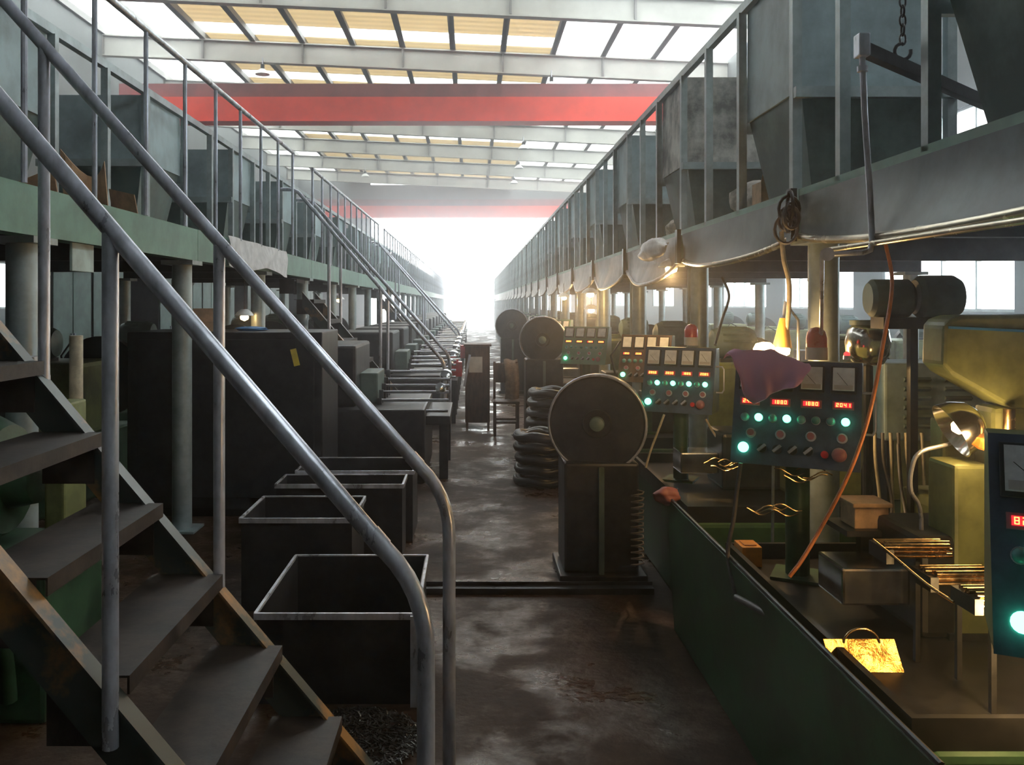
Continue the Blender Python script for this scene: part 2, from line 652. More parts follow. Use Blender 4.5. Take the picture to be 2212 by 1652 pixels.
# travelling cranes
def crane(y, label):
    t = thing('bridge_crane', label, 'crane', (0, y, 0), 'red overhead cranes')
    part('girder', MB().box(-11.5, 7.6, y - .3, y + .3, 7.52, 8.28), 'red_crane', t)
    part('upper_girder', MB().box(-11.5, 7.6, y - .12, y + .2, 8.28, 8.75), 'red_dull', t, label='dull upper web')  # upper girder duller and darker red than the lower one
    part('bottom_flange', MB().box(-11.5, 7.6, y - .36, y + .36, 7.48, 7.52), 'red_crane', t)
    for x in (-11.8, 7.6):
        part('end_carriage', MB().box(x, x + .3, y - 1.2, y + 1.2, 7.5, 8.1), 'red_dull', t)


crane(28.0, 'large red overhead crane girder spanning the hall nearest the viewer')
crane(59.0, 'distant red overhead crane girder washed out by the far opening')
for x, s in ((-12.3, 0), (7.5, 1)):
    rb = MB().box(x, x + .35, 14, YF, 7.0, 7.44)
    solo('crane_runway_beam', rb, 'beam',
         ['grey crane runway beam along the left hall wall', 'grey crane runway beam along the right hall wall'][s],
         'beam', (x, 14, 7.0))

# pendant lamps under the roof beams
proto = None
lampspots = [(570, 30.2, 'near left roof beam above the red crane'), (1190, 30.2, 'right of the middle on the beam above the red crane'),
             (1130, 42.2, 'on the first roof beam beyond the red crane'), (1120, 48.2, 'on the second roof beam beyond the red crane'),
             (1110, 54.2, 'on the third roof beam beyond the red crane'), (790, 54.2, 'on the third roof beam beyond the red crane, left side')]
for (px, y, lab) in lampspots:
    x = (px - CX) / F * y
    z = roofz(x) - .72
    t = thing('pendant_lamp', 'small white pendant lamp ' + lab, 'lamp', (x, y - .2, z), 'pendant lamps under the roof beams')
    part('rod', MB().cyl((x, y - .2, z + .15), (x, y - .2, z - .1), .02, 8).box(x - .02, x + .02, y - .2, y, z + .03, z + .07), 'galv', t)
    part('housing', MB().cyl((x, y - .2, z - .1), (x, y - .2, z - .25), .07, 12), 'dark_steel', t)
    part('shade', MB().lathe((x, y - .2, z - .25), (0, 0, -1), [(.07, 0), (.16, .06), (.26, .2), (.24, .2), (.05, .04)], 16), 'white', t)

# ================================================================== PLATFORMS
DECK = 2.10
BAY = 2.15
YC = [3.9 + BAY * k for k in range(-1, 27)]


def platform(sx, name_side):
    xe = 1.50 if sx > 0 else -1.95
    t = thing('mezzanine_platform', 'long raised steel platform with green edge beam along the %s side of the aisle' % name_side,
              'platform', (xe, 0, 0))
    xo = 4.3 * sx
    a, b = min(xe, xo), max(xe, xo)
    part('deck', MB().box(a, b, .6, 61, DECK - .04, DECK - .004), 'dark_steel', t)
    for k in range(len(YC) - 1):
        y0 = YC[k] if k else .6
        m = MB()
        m.box(xe - .012, xe + .012, y0 + .004, YC[k + 1] - .004, 1.90, DECK + .02)
        x2 = xe + .09 * sx
        m.box(min(xe, x2), max(xe, x2), y0 + .004, YC[k + 1] - .004, DECK - .0035, DECK + .02)
        m.box(min(xe, x2), max(xe, x2), y0 + .004, YC[k + 1] - .004, 1.90, 1.914)
        part('edge_beam', m, 'sage', t)
    cm = None
    for k, y in enumerate(YC):
        xc = xe + .1 * sx
        if cm is None:
            cm = MB().cyl((0, 0, 0), (0, 0, 1.88), .068, 14).box(-.11, .11, -.11, .11, 1.87, 1.9) \
                .box(-.12, .12, -.12, .12, 0, .015).mesh('column', 'post', smooth=40)
        o = link('column', cm, t, Vector((xc, y, 0)) - org(t))
        o2 = link('column', cm, t, Vector((4.2 * sx, y, 0)) - org(t)) if k < 12 else None
    for k in range(0, 14):
        y = YC[k]
        part('cross_beam', MB().box(a + .1, b - .02, y - .04, y + .04, 1.9, DECK - .04), 'dark_steel', t)
    return t


plat_r = platform(1, 'right')
plat_l = platform(-1, 'left')


# ------------------------------------------------------------------ bins and their racks
def bin_mesh(detail=True):
    """local: x 0..0.65 away from the aisle, y 0..0.76, z 0 = deck"""
    return None


def make_bins(sx, xf, ztop, ystart, n, side):
    t = None
    xb = xf + .66 * sx
    zb = 2.60

    def X(d):
        return xf + d * sx
    rack = thing('bin_rack', 'pale steel rack of posts and rails carrying the hopper bins on the %s platform' % side, 'rack',
                 (xf, 0, DECK))
    ya, yz = ystart[0] - .9, ystart[-1] + 1.2
    part('top_rail', MB().box(min(X(-.03), X(.012)), max(X(-.03), X(.012)), ya, yz, ztop, ztop + .05), 'post', rack)
    pm = MB().box(-.022, .022, -.004, .004, 0, 1).box(min(.014 * -sx, .022 * -sx), max(.014 * -sx, .022 * -sx), .004, .04, 0, 1).mesh('post', 'post')
    for k, y in enumerate(ystart):
        ps = [(X(-.02), y - .02), (X(-.02), y + .78)]
        if k < 14:
            ps += [(X(-.02), y + 1.45), (X(.70), y - .02)]
        if k < 7:
            ps += [(X(.70), y + .78)]
        for (px_, py_) in ps:
            o = link('post', pm, rack, Vector((px_, py_, DECK)) - org(rack))
            o.scale = (1, 1, ztop - DECK)
        if k < 14:
            part('cross_rail', MB().box(min(X(-.04), X(.72)), max(X(-.04), X(.72)), y - .06, y - .026, zb - .05, zb), 'post', rack)
            part('cross_rail', MB().box(min(X(-.04), X(.72)), max(X(-.04), X(.72)), y + .79, y + .824, zb - .05, zb), 'post', rack)
    for k, y in enumerate(ystart):
        lab = 'grey steel hopper bin on the %s platform, %s from the viewer' % (side, ORD[k])
        if k < 12:
            b = thing('hopper_bin', lab, 'bin', (xf, y, zb), 'hopper bins on the %s platform' % side)
            m = MB()
            x0, x1 = min(X(0), X(.66)), max(X(0), X(.66))
            w = .012
            m.box(x0, x1, y, y + w, zb, ztop - .005).box(x0, x1, y + .76 - w, y + .76, zb, ztop - .005)
            m.box(x0, x0 + w, y + w, y + .76 - w, zb, ztop - .005).box(x1 - w, x1, y + w, y + .76 - w, zb, ztop - .005)
            part('body', m, 'bin_worn' if (k == 2 and sx > 0) else 'bin', b)
            m = MB().hexa([(X(.09), y + .09, DECK + .06), (X(.57), y + .09, DECK + .06), (X(.57), y + .67, DECK + .06), (X(.09), y + .67, DECK + .06)],
                          [(X(0.01), y + .01, zb), (X(.65), y + .01, zb), (X(.65), y + .75, zb), (X(0.01), y + .75, zb)])
            part('cone', m, 'sage_dark', b)
            part('outlet', MB().box(min(X(.2), X(.5)), max(X(.2), X(.5)), y + .2, y + .56, DECK - .004, DECK + .06), 'dark_steel', b)
        else:
            m = MB().box(min(X(0), X(.66)), max(X(0), X(.66)), y, y + .76, zb, ztop)
            m.hexa([(X(.09), y + .09, DECK), (X(.57), y + .09, DECK), (X(.57), y + .67, DECK), (X(.09), y + .67, DECK)],
                   [(X(0.01), y + .01, zb), (X(.65), y + .01, zb), (X(.65), y + .75, zb), (X(0.01), y + .75, zb)])
            solo('hopper_bin', m, 'bin', lab, 'bin', (xf, y, DECK), group='hopper bins on the %s platform' % side)


make_bins(1, 1.53, 3.22, [2.02] + [1.88 + 2.12 * k for k in range(1, 27)], 27, 'right')
make_bins(-1, -2.3, 3.06, [3.86 + 2.12 * k for k in range(26)], 26, 'left')

# ------------------------------------------------------------------ guard rails on the left platform
GR = [(3.0, 9.2), (10.35, 17.6), (18.8, 60.5)]
pmesh = MB().cyl((0, 0, 0), (0, 0, 1.10), .014, 8).mesh('post', 'galv', smooth=40)
for i, (ya, yb) in enumerate(GR):
    t = thing('guardrail', 'thin steel guardrail on the left platform edge, %s' %
              ['between the first and second stairs', 'between the second and third stairs', 'beyond the third stairs'][i],
              'railing', (-1.93, ya, DECK + .02), 'guardrails on the left platform')
    part('top_rail', MB().cyl((-1.93, ya - .03, DECK + 1.12), (-1.93, yb + .03, DECK + 1.12), .02, 10), 'galv', t, smooth=40)
    n = int(round((yb - ya) / .66))
    for k in range(n + 1):
        link('post', pmesh, t, (0, (yb - ya) * k / n, 0))


# ------------------------------------------------------------------ staircases
def stair(dy, dx, label, detail=True):
    t = thing('steel_staircase', label, 'staircase', (dx - .3, 2.4 + dy, 0), 'steel staircases up to the left platform')
    yn, yf = 2.06 + dy, 2.83 + dy

    def ztop(x):
        return .49 + 1.19 * (-.70 - (x - dx))
    for y in (yn - .035, yf):
        x0, x1 = -.29 + dx, -1.94
        p = [(x0, y, 0.0), (x0 - .14, y, 0.0), (x1, y, ztop(x1) - .17), (x1, y, min(ztop(x1), 2.09))]
        p = [(-.29 + dx, y, 0.002), (-.44 + dx, y, .002), (x1, y, ztop(x1) - .17), (x1, y, ztop(x1))]
        m = MB().prism(p, (0, .012, 0))
        yy = y - .03 if y < yn else y + .012
        # flange along the upper edge
        a, b = Vector((-.29 + dx, y + .006, 0.01)), Vector((x1, y + .006, ztop(x1)))
        m.bar(a, b, .06, .008, up=(0, 0, 1))
        part('stringer', m, 'stringer', t)
    for n in range(1, 9):
        xf_, z = -.43 - .197 * (n - 1) + dx, .235 * n
        m = MB().box(xf_ - .23, xf_, yn, yf, z - .006, z)
        m.box(xf_ - .006, xf_, yn, yf, z - .045, z - .006)
        m.box(xf_ - .20, xf_ - .03, yn, yn + .006, z - .17, z - .006).box(xf_ - .20, xf_ - .03, yf - .006, yf, z - .17, z - .006)
        part('tread', m, 'tread', t)
    for (y, xb, zb, sl, lab) in ((2.0 + dy, -.108 + dx, .913, 1.168, ''), (2.86 + dy, -.077 + dx, .945, 1.12, '')):
        def zr(x):
            return zb + sl * (xb - x)
        xt = -1.98
        pts = [(xb, y, 0), (xb, y, zb - .12)]
        for a in range(1, 6):
            u = a / 6
            pA, pB, pC = Vector((xb, y, zb - .12)), Vector((xb, y, zb + .02)), Vector((xb - .10, y, zr(xb - .10)))
            pts.append(pA * (1 - u) ** 2 + pB * 2 * u * (1 - u) + pC * u * u)
        pts += [(xb - .10, y, zr(xb - .10)), (xt, y, zr(xt)), (xt - .08, y, zr(xt) + .03), (xt - .2, y, zr(xt) + .03)]
        hr = part('handrail', MB().tube(pts, .0215, 14), 'galv', t, smooth=50)
        for xp in (-.845 + dx, -1.43 + dx):
            part('rail_post', MB().cyl((xp, y, ztop(xp) - .10), (xp, y, zr(xp)), .019, 12), 'galv', hr, smooth=40)
        part('weld_sleeve', MB().cyl((xb - .13, y, zr(xb - .13)), (xb - .10, y, zr(xb - .10)), .0235, 14), 'galv', hr, smooth=40)
    return t


stair(0, 0, 'steel staircase with pipe handrails nearest the viewer on the left')
stair(7.75, -.2, 'second steel staircase further down the left side of the aisle')
stair(16.2, -.2, 'third steel staircase far down the left side of the aisle')

# ------------------------------------------------------------------ sagging sheets along the right platform edge
for k in range(0, 24):
    y0, y1 = YC[k] + .03, YC[k + 1] - .03
    if k == 0:
        y0 = 1.5
    sag = .075 if k < 2 else .15
    zt = 2.085

    def fn(u, v, y0=y0, y1=y1, sag=sag):
        y = y0 + (y1 - y0) * u
        zb = 1.915 - sag * math.sin(math.pi * u) ** .8
        return Vector((1.478 - .05 * math.sin(math.pi * u) * v ** 2 - .01 * math.sin(u * 9 + v * 3) * v, y, zt + (zb - zt) * v))
    lab = 'sagging grey sheet hung along the right platform edge, %s from the viewer' % ORD[k]
    t = thing('sagging_sheet', lab, 'sheet', (1.478, (y0 + y1) / 2, 1.9), 'sagging sheets along the right platform edge')
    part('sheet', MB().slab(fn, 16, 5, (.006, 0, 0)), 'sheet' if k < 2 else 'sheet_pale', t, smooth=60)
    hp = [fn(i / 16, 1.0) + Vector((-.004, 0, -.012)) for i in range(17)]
    part('hem_pipe', MB().tube(hp, .017, 8), 'hem' if k < 2 else 'cloth_white', t, smooth=60)  # white hem on the farther sheets paints in a bright reflection
    if k >= 1 and k < 14:
        y = YC[k]
        part('strap', MB().box(1.44, 1.468, y - .03, y + .028, 1.88, 2.12), 'black', t)


# ================================================================== CONTROL PANELS
SEG = {'0': 'abcdef', '1': 'bc', '2': 'abged', '3': 'abgcd', '4': 'fgbc', '5': 'afgcd', '8': 'abcdefg', '6': 'afgecd', '9': 'abcfgd', '7': 'abc'}


def control_panel(loc, w, h, label, digits, yaw=-27, tilt=19, lit=(1, 3, 5, 7), level=2, post=.42, facem='navy', red=True, dullcap=False):
    t = thing('control_panel', label, 'control panel', loc, 'control panels beside the machines on the right', rot=(0, 0, R(yaw)))
    st, ct = math.sin(R(tilt)), math.cos(R(tilt))
    n = Vector((0, -ct, st))

    def fp(u, v, d=0.0):
        return Vector((u * w, -.10 + v * h * st, v * h * ct)) + n * d

    def fbox(m, u0, u1, v0, v1, d0, d1):
        return m.hexa([fp(u0, v0, d0), fp(u1, v0, d0), fp(u1, v1, d0), fp(u0, v1, d0)],
                      [fp(u0, v0, d1), fp(u1, v0, d1), fp(u1, v1, d1), fp(u0, v1, d1)])

    def fcyl(m, u, v, r, d0, d1, k=16, r2=None):
        return m.cyl(fp(u, v, d0), fp(u, v, d1), r, k, r2)
    z1 = h * ct
    y1 = -.10 + h * st
    body = MB().hexa([(-w / 2, -.10, 0), (w / 2, -.10, 0), (w / 2, .12, 0), (-w / 2, .12, 0)],
                     [(-w / 2, y1, z1), (w / 2, y1, z1), (w / 2, .12, z1), (-w / 2, .12, z1)])
    part('box', body, 'olive', t, bevel=.006, local=True)
    pl = MB()
    fbox(pl, -.5, .5, 0, 1, .001, .006)
    part('faceplate', pl, facem, t, local=True)
    part('post', MB().cyl((0.0, .03, -post), (0.0, .03, 0), .045, 16).box(-.09, .09, -.06, .12, -post, -post + .012), 'green', t, local=True, smooth=40)
    for i in range(4):
        u = -.365 + .243 * i
        m = MB()
        fbox(m, u - .098, u + .098, .70, .955, .006, .02)
        mo = part('meter', m, 'black', t, local=True, bevel=.003 if level > 1 else 0)
        m = MB()
        fbox(m, u - .082, u + .082, .725, .94, .0202, .023)
        part('dial', m, 'white', mo, local=True)
        if level > 1:
            m = MB()
            fbox(m, u - .07, u + .07, .732, .775, .0232, .0245)
            part('dial_cover', m, 'paper', mo, local=True)
            m = MB().bar(fp(u + .03, .775, .0245), fp(u - .05, .86 + .01 * i, .0245), .0012, .0012)
            part('needle', m, 'black', mo, local=True)
        if not red:
            continue
        ud = u + .0
        m = MB()
        fbox(m, ud - .08, ud + .08, .555, .63, .006, .014)
        do = part('display', m, 'pink_plastic' if level > 1 else 'black', t, local=True)
        m = MB()
        fbox(m, ud - .062, ud + .062, .572, .615, .0142, .0155)
        part('screen', m, 'glow_red', do, local=True)
        if level > 0:
            m = MB()
            for q, ch in enumerate(digits[i]):
                cu = ud - .044 + .029 * q
                a, b, c0, c1, cm_ = cu - .009, cu + .009, .577, .610, .5935
                th, tv = .0035, .0035
                sg = SEG[ch]
                if 'a' in sg: fbox(m, a, b, c1 - tv, c1, .0156, .0164)
                if 'd' in sg: fbox(m, a, b, c0, c0 + tv, .0156, .0164)
                if 'g' in sg: fbox(m, a, b, cm_ - tv / 2, cm_ + tv / 2, .0156, .0164)
                if 'b' in sg: fbox(m, b - th, b, cm_, c1, .0156, .0164)
                if 'c' in sg: fbox(m, b - th, b, c0, cm_, .0156, .0164)
                if 'f' in sg: fbox(m, a, a + th, cm_, c1, .0156, .0164)
                if 'e' in sg: fbox(m, a, a + th, c0, cm_, .0156, .0164)
            part('digits', m, 'glow_digit', do, local=True)
    if level < 1:
        return t
    for i in range(8):
        u = -.40 + .112 * i
        m = MB()
        fcyl(m, u, .44, .0165, .006, .011)
        lo_ = part('lamp_bezel', m, 'galv', t, local=True, smooth=40)
        m = MB()
        m.lathe(fp(u, .44, .011), n, [(.0145, 0), (.0145, .008), (.011, .014), (.004, .017)], 14)
        part('lens', m, 'glow_green' if i in lit else 'teal_plastic', lo_, local=True, smooth=60)
    for i in range(4):
        u = -.345 + .235 * i
        m = MB()
        fcyl(m, u, .29, .019, .006, .012)
        b_ = part('push_button', m, 'galv', t, local=True, smooth=40)
        m = MB()
        fcyl(m, u, .29, .013, .012, .02)
        part('cap', m, 'pink_plastic', b_, local=True, smooth=40)
        u = -.25 + .12 * i
        m = MB()
        fcyl(m, u, .15, .017, .006, .014)
        b_ = part('rotary_switch', m, 'black', t, local=True, smooth=40)
        c = fp(u, .15, .022)
        m = MB().bar(c + Vector((-.013, 0, -.011)), c + Vector((.013, 0, .013)), .009, .014, up=n)
        part('lever', m, 'galv', b_, local=True)
    m = MB()
    m.lathe(fp(-.40, .15, .006), n, [(.02, 0), (.02, .006), (.016, .012), (.013, .02), (.004, .024)], 16)
    part('power_lamp', m, 'glow_green', t, local=True, smooth=60)
    m = MB()
    fcyl(m, .235, .13, .0135, .006, .022)
    part('stop_button', m, 'red_plastic', t, local=True, smooth=40)
    m = MB()
    m.lathe(fp(.345, .13, .006), n, [(.012, 0), (.012, .014), (.026, .02), (.026, .03), (.018, .037), (.004, .039)], 20)
    part('emergency_button', m, 'pink_plastic', t, local=True, smooth=50)
    # bent handle pipe on the right-hand side
    if level > 1:
        x = w / 2
        m = MB().tube([(x, .02, .30 * h), (x + .035, .02, .30 * h), (x + .045, .02, .34 * h), (x + .045, .02, .64 * h),
                       (x + .035, .02, .68 * h), (x, .02, .68 * h)], .005, 8)
        part('side_handle', m, 'galv', t, local=True, smooth=50)
    return t


control_panel((1.215, 1.56, .955), .47, .41, 'slate blue control panel at the right picture edge, nearest the viewer',
              ['8205', '2480', '1880', '2045'], lit=(1, 3, 7), post=.955)
pan1 = control_panel((1.25, 3.30, .985), .46, .41, 'slate blue control panel with a mauve rag hanging over its corner',
                     ['2480', '1880', '1880', '2041'], lit=(1, 3, 7), post=.445)
control_panel((1.24, 5.12, .955), .42, .40, 'slate blue control panel with lit green lamps, second behind the rag-draped one',
              ['2850', '2030', '1885', '2085'], lit=(1, 3, 5, 7), post=.415)
control_panel((1.42, 7.0, .96), .42, .40, 'dim brown control panel half hidden behind the second lit panel',
              ['1850', '2030', '1885', '2085'], lit=(), level=1, post=.42, facem='brown')
control_panel((1.22, 9.2, .95), .50, .42, 'pale grey control panel with two red readouts above the round guard',
              ['8888', '8888', '1885', '2085'], lit=(), level=1, post=.41, facem='sage')
for i, y in enumerate((11.6, 13.7, 15.8, 17.9, 20.0, 22.1, 24.2)):
    control_panel((1.12, y, .98), .44, .42, 'far control panel with red readouts on the right, %s beyond the pale grey one' % ORD[i],
                  ['8888', '8888', '1885', '2085'], level=0, post=.44, facem='sage' if i % 2 == 0 else 'navy')

# beacons on top of panels
for (x, y, z, lab) in ((1.375, 3.42, 1.375, 'red beacon lamp on the rag-draped control panel'),
                       (1.33, 5.2, 1.345, 'small red beacon lamp on the second lit control panel')):
    t = thing('beacon_lamp', lab, 'beacon', (x, y, z), 'red beacon lamps on the panels')
    part('base', MB().cyl((x, y, z), (x, y, z + .05), .042, 18), 'paper', t, smooth=40)
    part('dome', MB().lathe((x, y, z + .05), (0, 0, 1), [(.04, 0), (.04, .035), (.035, .06), (.022, .075), (.004, .08)], 18), 'red_plastic', t, smooth=60)
t = thing('indicator_lamp', 'tiny lit red lamp beside the beacon on the rag-draped panel', 'lamp', (1.47, 3.36, 1.38))
part('socket', MB().cyl((1.47, 3.36, 1.38), (1.47, 3.36, 1.395), .014, 12), 'galv', t)
part('lens', MB().lathe((1.47, 3.36, 1.395), (0, 0, 1), [(.012, 0), (.011, .01), (.004, .016)], 12), 'glow_redlamp', t, smooth=60)


# mauve rag
def rag(u, v):
    # lies over the panel's upper left corner, hanging lowest at the left front
    x = 1.005 + .27 * u
    y = 3.415 - .135 * u
    top = 1.385 + .045 * math.sin(math.pi * min(1, .15 + u * .85)) - .02 * u
    drop = (.215 - .20 * max(0, u - .28)) * (1 - .55 * math.exp(-u * 9))
    fold = .010 * math.sin(u * 13 + v * 2.5) + .006 * math.sin(u * 27 - v * 4)
    if v < .3:
        k = 1 - v / .3
        return Vector((x + .02 * k, y + .13 * k - .055 + fold * .3, top - .03 * k * k + fold * .6))
    k = (v - .3) / .7
    pull = (u - .3) * .35 * k
    return Vector((x - pull * .27 + .004 * math.sin(k * 9), y - .055 - .085 * math.sin(min(1, k * 1.6) * math.pi / 2) * .55 - fold * k, top - drop * (k ** 1.15)))


solo('rag', MB().slab(rag, 22, 16, (0.0, .006, -.003)), 'pink', 'mauve pink rag thrown over the corner of a control panel', 'rag',
     (1.1, 3.35, 1.2), smooth=70)


# ================================================================== RIGHT HAND MACHINES
def machine(yc, label, custom=0, group='machines on the right of the aisle', xo=0.0, guard=None, low=False):
    t = thing('heading_machine', label, 'machine', (1.85 + xo, yc, 0), group)

    def B(x0, x1, y0, y1, z0, z1):
        return MB().box(x0 + xo, x1 + xo, yc + y0, yc + y1, z0, z1)
    part('base', B(1.10, 2.65, -.78, .78, 0, .52), 'green', t, bevel=.02)
    if guard:
        ga, gb = guard
        g = MB().hexa([(.99 + xo, ga, 0), (1.01 + xo, ga, 0), (1.01 + xo, gb, 0), (.99 + xo, gb, 0)],
                      [(.955 + xo, ga, .645), (.975 + xo, ga, .645), (.975 + xo, gb, .645), (.955 + xo, gb, .645)])
        part('front_guard', g, 'green', t, bevel=.004)
        part('guard_lip', MB().cyl((.965 + xo, ga, .65), (.965 + xo, gb, .65), .008, 8), 'dark_steel', t)
    m = B(1.06, 2.0, -.76, .76, .52, .54)
    m.box(1.06 + xo, 1.08 + xo, yc - .76, yc + .76, .54, .60).box(1.08 + xo, 2.0 + xo, yc - .76, yc - .74, .54, .60).box(1.08 + xo, 2.0 + xo, yc + .74, yc + .76, .54, .60)
    part('oil_tray', m, 'black', t)
    part('head', B(1.75, 2.6, .2, .7, .52, .86) if low else B(1.75, 2.6, -.30, .40, .52, 1.12), 'olive', t, bevel=.04)
    part('ram_block', B(1.42, 1.75, -.12, .22, .54, .86), 'dark_steel', t, bevel=.02)
    part('slide', B(1.2, 1.42, -.05, .15, .62, .74), 'chrome', t, bevel=.008)
    # flywheel at the back, motor above
    part('flywheel', MB().lathe((2.45 + xo + (.35 if low else 0), yc + .46, .95), (0, 1, 0), [(.03, -.02), (.36, 0), (.36, .09), (.30, .09), (.28, .04), (.08, .04), (.06, .12), (.03, .12)], 28), 'black', t, smooth=35)
    if low:
        return t
    mo = part('motor', MB().lathe((1.98 + xo, yc - .05, 1.27), (1, 0, 0), [(.05, -.03), (.11, 0), (.13, .05), (.13, .3), (.11, .34), (.03, .36)], 22), 'sage_dark', t, smooth=40)
    m = MB()
    for a in range(8):
        an = math.pi * (a + .5) / 8
        c = Vector((2.15 + xo, yc - .05 + .135 * math.cos(an), 1.27 + .135 * math.sin(an)))
        m.bar(c - Vector((.11, 0, 0)), c + Vector((.11, 0, 0)), .008, .016)
    part('cooling_fin', m, 'sage_dark', mo)
    part('motor_foot', B(2.02, 2.28, -.16, .06, 1.12, 1.15), 'dark_steel', t)
    if custom: part('chute', MB().hexa([(1.15 + xo, yc + .35, .60), (1.45 + xo, yc + .35, .78), (1.45 + xo, yc + .55, .78), (1.15 + xo, yc + .55, .60)],
                            [(1.15 + xo, yc + .35, .61), (1.45 + xo, yc + .35, .79), (1.45 + xo, yc + .55, .79), (1.15 + xo, yc + .55, .61)]), 'galv', t)
    part('hose', MB().tube([(1.5 + xo, yc - .3, .86), (1.45 + xo, yc - .32, 1.05), (1.55 + xo, yc - .3, 1.2), (1.75 + xo, yc - .2, 1.1)], .012, 8), 'black', t, smooth=60)
    return t


mach0 = machine(.68, 'green machine at the bottom right, nearest the viewer', guard=(.3, 1.75))
mach1 = machine(2.825, 'green machine behind the rag-draped control panel', guard=(1.76, 4.2), low=True)
machine(4.975, 'green machine behind the second lit control panel')
YM = [7.125 + 2.15 * k for k in range(16)]
protoM = None
for k, y in enumerate(YM):
    lab = 'dark machine on the right of the aisle, %s beyond the second lit control panel' % ORD[k]
    if protoM is None:
        protoM = machine(y, lab)
    else:
        copytree(protoM, (1.85, y, 0), lab)
for k in range(9):
    copytree(protoM, (5.6, 2.825 + 2.15 * k, 0), 'dark machine in the back row under the right platform, %s from the viewer' % ORD[k],
             'back row machines under the right platform')
for k in range(8):
    copytree(protoM, (-3.9, 4.975 + 2.15 * k, 0), 'dark machine in the back row under the left platform, %s from the viewer' % ORD[k],
             'back row machines under the left platform')

# --- louvred cabinet
y = 3.86
cab = thing('louvred_cabinet', 'pale green louvred electrical cabinet beside the olive machine head', 'cabinet', (2.0, y, 0))
m = MB().box(1.86, 2.32, y, y + .3, .98, 1.33)
part('body', m, 'lightgreen', cab, bevel=.01)
for xx in (1.88, 2.27):
    part('leg', MB().box(xx, xx + .03, y + .02, y + .28, 0, .985), 'dark_steel', cab)
for cx0 in (1.945, 2.13):
    for q in range(6):
        z = 1.245 - .042 * q
        m = MB().hexa([(cx0, y - .001, z), (cx0 + .12, y - .001, z), (cx0 + .12, y + .004, z), (cx0, y + .004, z)],
                      [(cx0, y - .014, z + .012), (cx0 + .12, y - .014, z + .012), (cx0 + .12, y - .002, z + .022), (cx0, y - .002, z + .022)])
        part('louvre', m, 'sage_dark', cab)

# --- olive machine head close by with blue tape
hd = thing('press_unit', 'olive green machine head with a blue tape line, at the right edge', 'machine', (1.72, 2.75, .54),)
z0 = 1.33
prof = [(1.505, 1.55), (1.488, 1.53), (1.484, 1.405), (1.51, 1.377), (1.605, 1.323), (1.70, 1.27), (2.2, 1.25), (2.2, 1.57), (1.54, 1.562)]
part('casting', MB().prism([(px_, 2.7, pz_) for (px_, pz_) in prof], (0, .13, 0)), 'olive', hd, bevel=.012)
part('tape_line', MB().prism([(1.50, 2.696, 1.528), (2.2, 2.696, 1.495), (2.2, 2.696, 1.487), (1.50, 2.696, 1.520)], (0, .003, 0)), 'blue', hd, label='blue tape line')
part('neck', MB().box(1.66, 1.95, 2.72, 2.84, .86, 1.27), 'olive', hd, bevel=.02)
part('pedestal', MB().box(1.52, 1.64, 2.70, 2.86, .54, 1.09), 'olive', hd, bevel=.012)
part('backplate', MB().box(1.575, 1.70, 2.87, 2.95, .54, 1.21), 'olive', hd, bevel=.01)
part('column', MB().cyl((1.68, 2.68, 1.05), (1.68, 2.68, 1.27), .018, 12), 'copper', hd, smooth=40)
part('clamp', MB().box(1.59, 1.70, 2.66, 2.715, 1.14, 1.18), 'orange', hd, bevel=.008)
part('foot', MB().box(1.5, 1.95, 2.69, 2.95, .54, .56), 'dark_steel', hd)

# --- drums of a dark motor under the platform
dm = thing('drive_motor', 'dark green drum motor beneath the right platform beside the windows', 'motor', (1.72, 3.4, 1.48))
part('drum', MB().lathe((1.57, 3.4, 1.62), (1, -.1, 0), [(.02, 0), (.06, .0), (.075, .015), (.075, .15), (.06, .165), (.03, .165)], 24), 'sage_dark', dm, smooth=40)
part('drum', MB().lathe((1.745, 3.38, 1.625), (1, -.1, 0), [(.03, 0), (.068, .0), (.085, .02), (.085, .14), (.07, .165), (.02, .17)], 24), 'sage_dark', dm, smooth=40)
part('bracket', MB().box(1.60, 1.9, 3.33, 3.44, 1.50, 1.545), 'dark_steel', dm)
part('stand', MB().box(1.735, 1.765, 3.39, 3.42, .54, 1.50), 'dark_steel', dm)
# glass oil bowl
bo = thing('oil_bowl', 'shiny round glass oil bowl left of the dark drum motor', 'bowl', (1.60, 3.55, 1.32))
part('bowl', MB().lathe((1.64, 3.55, 1.34), (0, 0, 1), [(.02, 0), (.06, .01), (.085, .05), (.09, .1), (.08, .15), (.06, .17)], 22), 'mirror', bo, smooth=60)
part('lid', MB().cyl((1.64, 3.55, 1.51), (1.64, 3.55, 1.53), .07, 20), 'sage_dark', bo, smooth=40)
part('stem', MB().cyl((1.64, 3.55, .54), (1.64, 3.55, 1.34), .02, 10), 'dark_steel', bo)


# --- bundles of shiny rods
def bundle(cx_, cy_, cz_, L, n, r, label):
    t = thing('rod_bundle', label, 'rods', (cx_, cy_, cz_ - r * 3), 'bundles of shiny rods in the near machine')
    k = 0
    for row in range(3):
        for q in range(n):
            yy = cy_ + (q - n / 2) * r * 2.1 + (row % 2) * r
            zz = cz_ + (row - 1) * r * 1.8 + (.004 if (q + row) % 3 == 0 else 0)
            dx = random.uniform(-.012, .012)
            part('rod', MB().cyl((cx_ - L / 2 + dx, yy, zz), (cx_ + L / 2 + dx, yy + .004, zz), r * .95, 10), 'copper', t, smooth=40)
    part('holder', MB().box(cx_ - L / 2 - .012, cx_ - L / 2 + .01, cy_ - n * r - .02, cy_ + n * r + .02, cz_ - .03, cz_ + .01), 'black', t)
    part('stand', MB().box(cx_ + .02, cx_ + .034, cy_ + .03, cy_ + .044, .54, cz_ - r * 2.6), 'dark_steel', t)


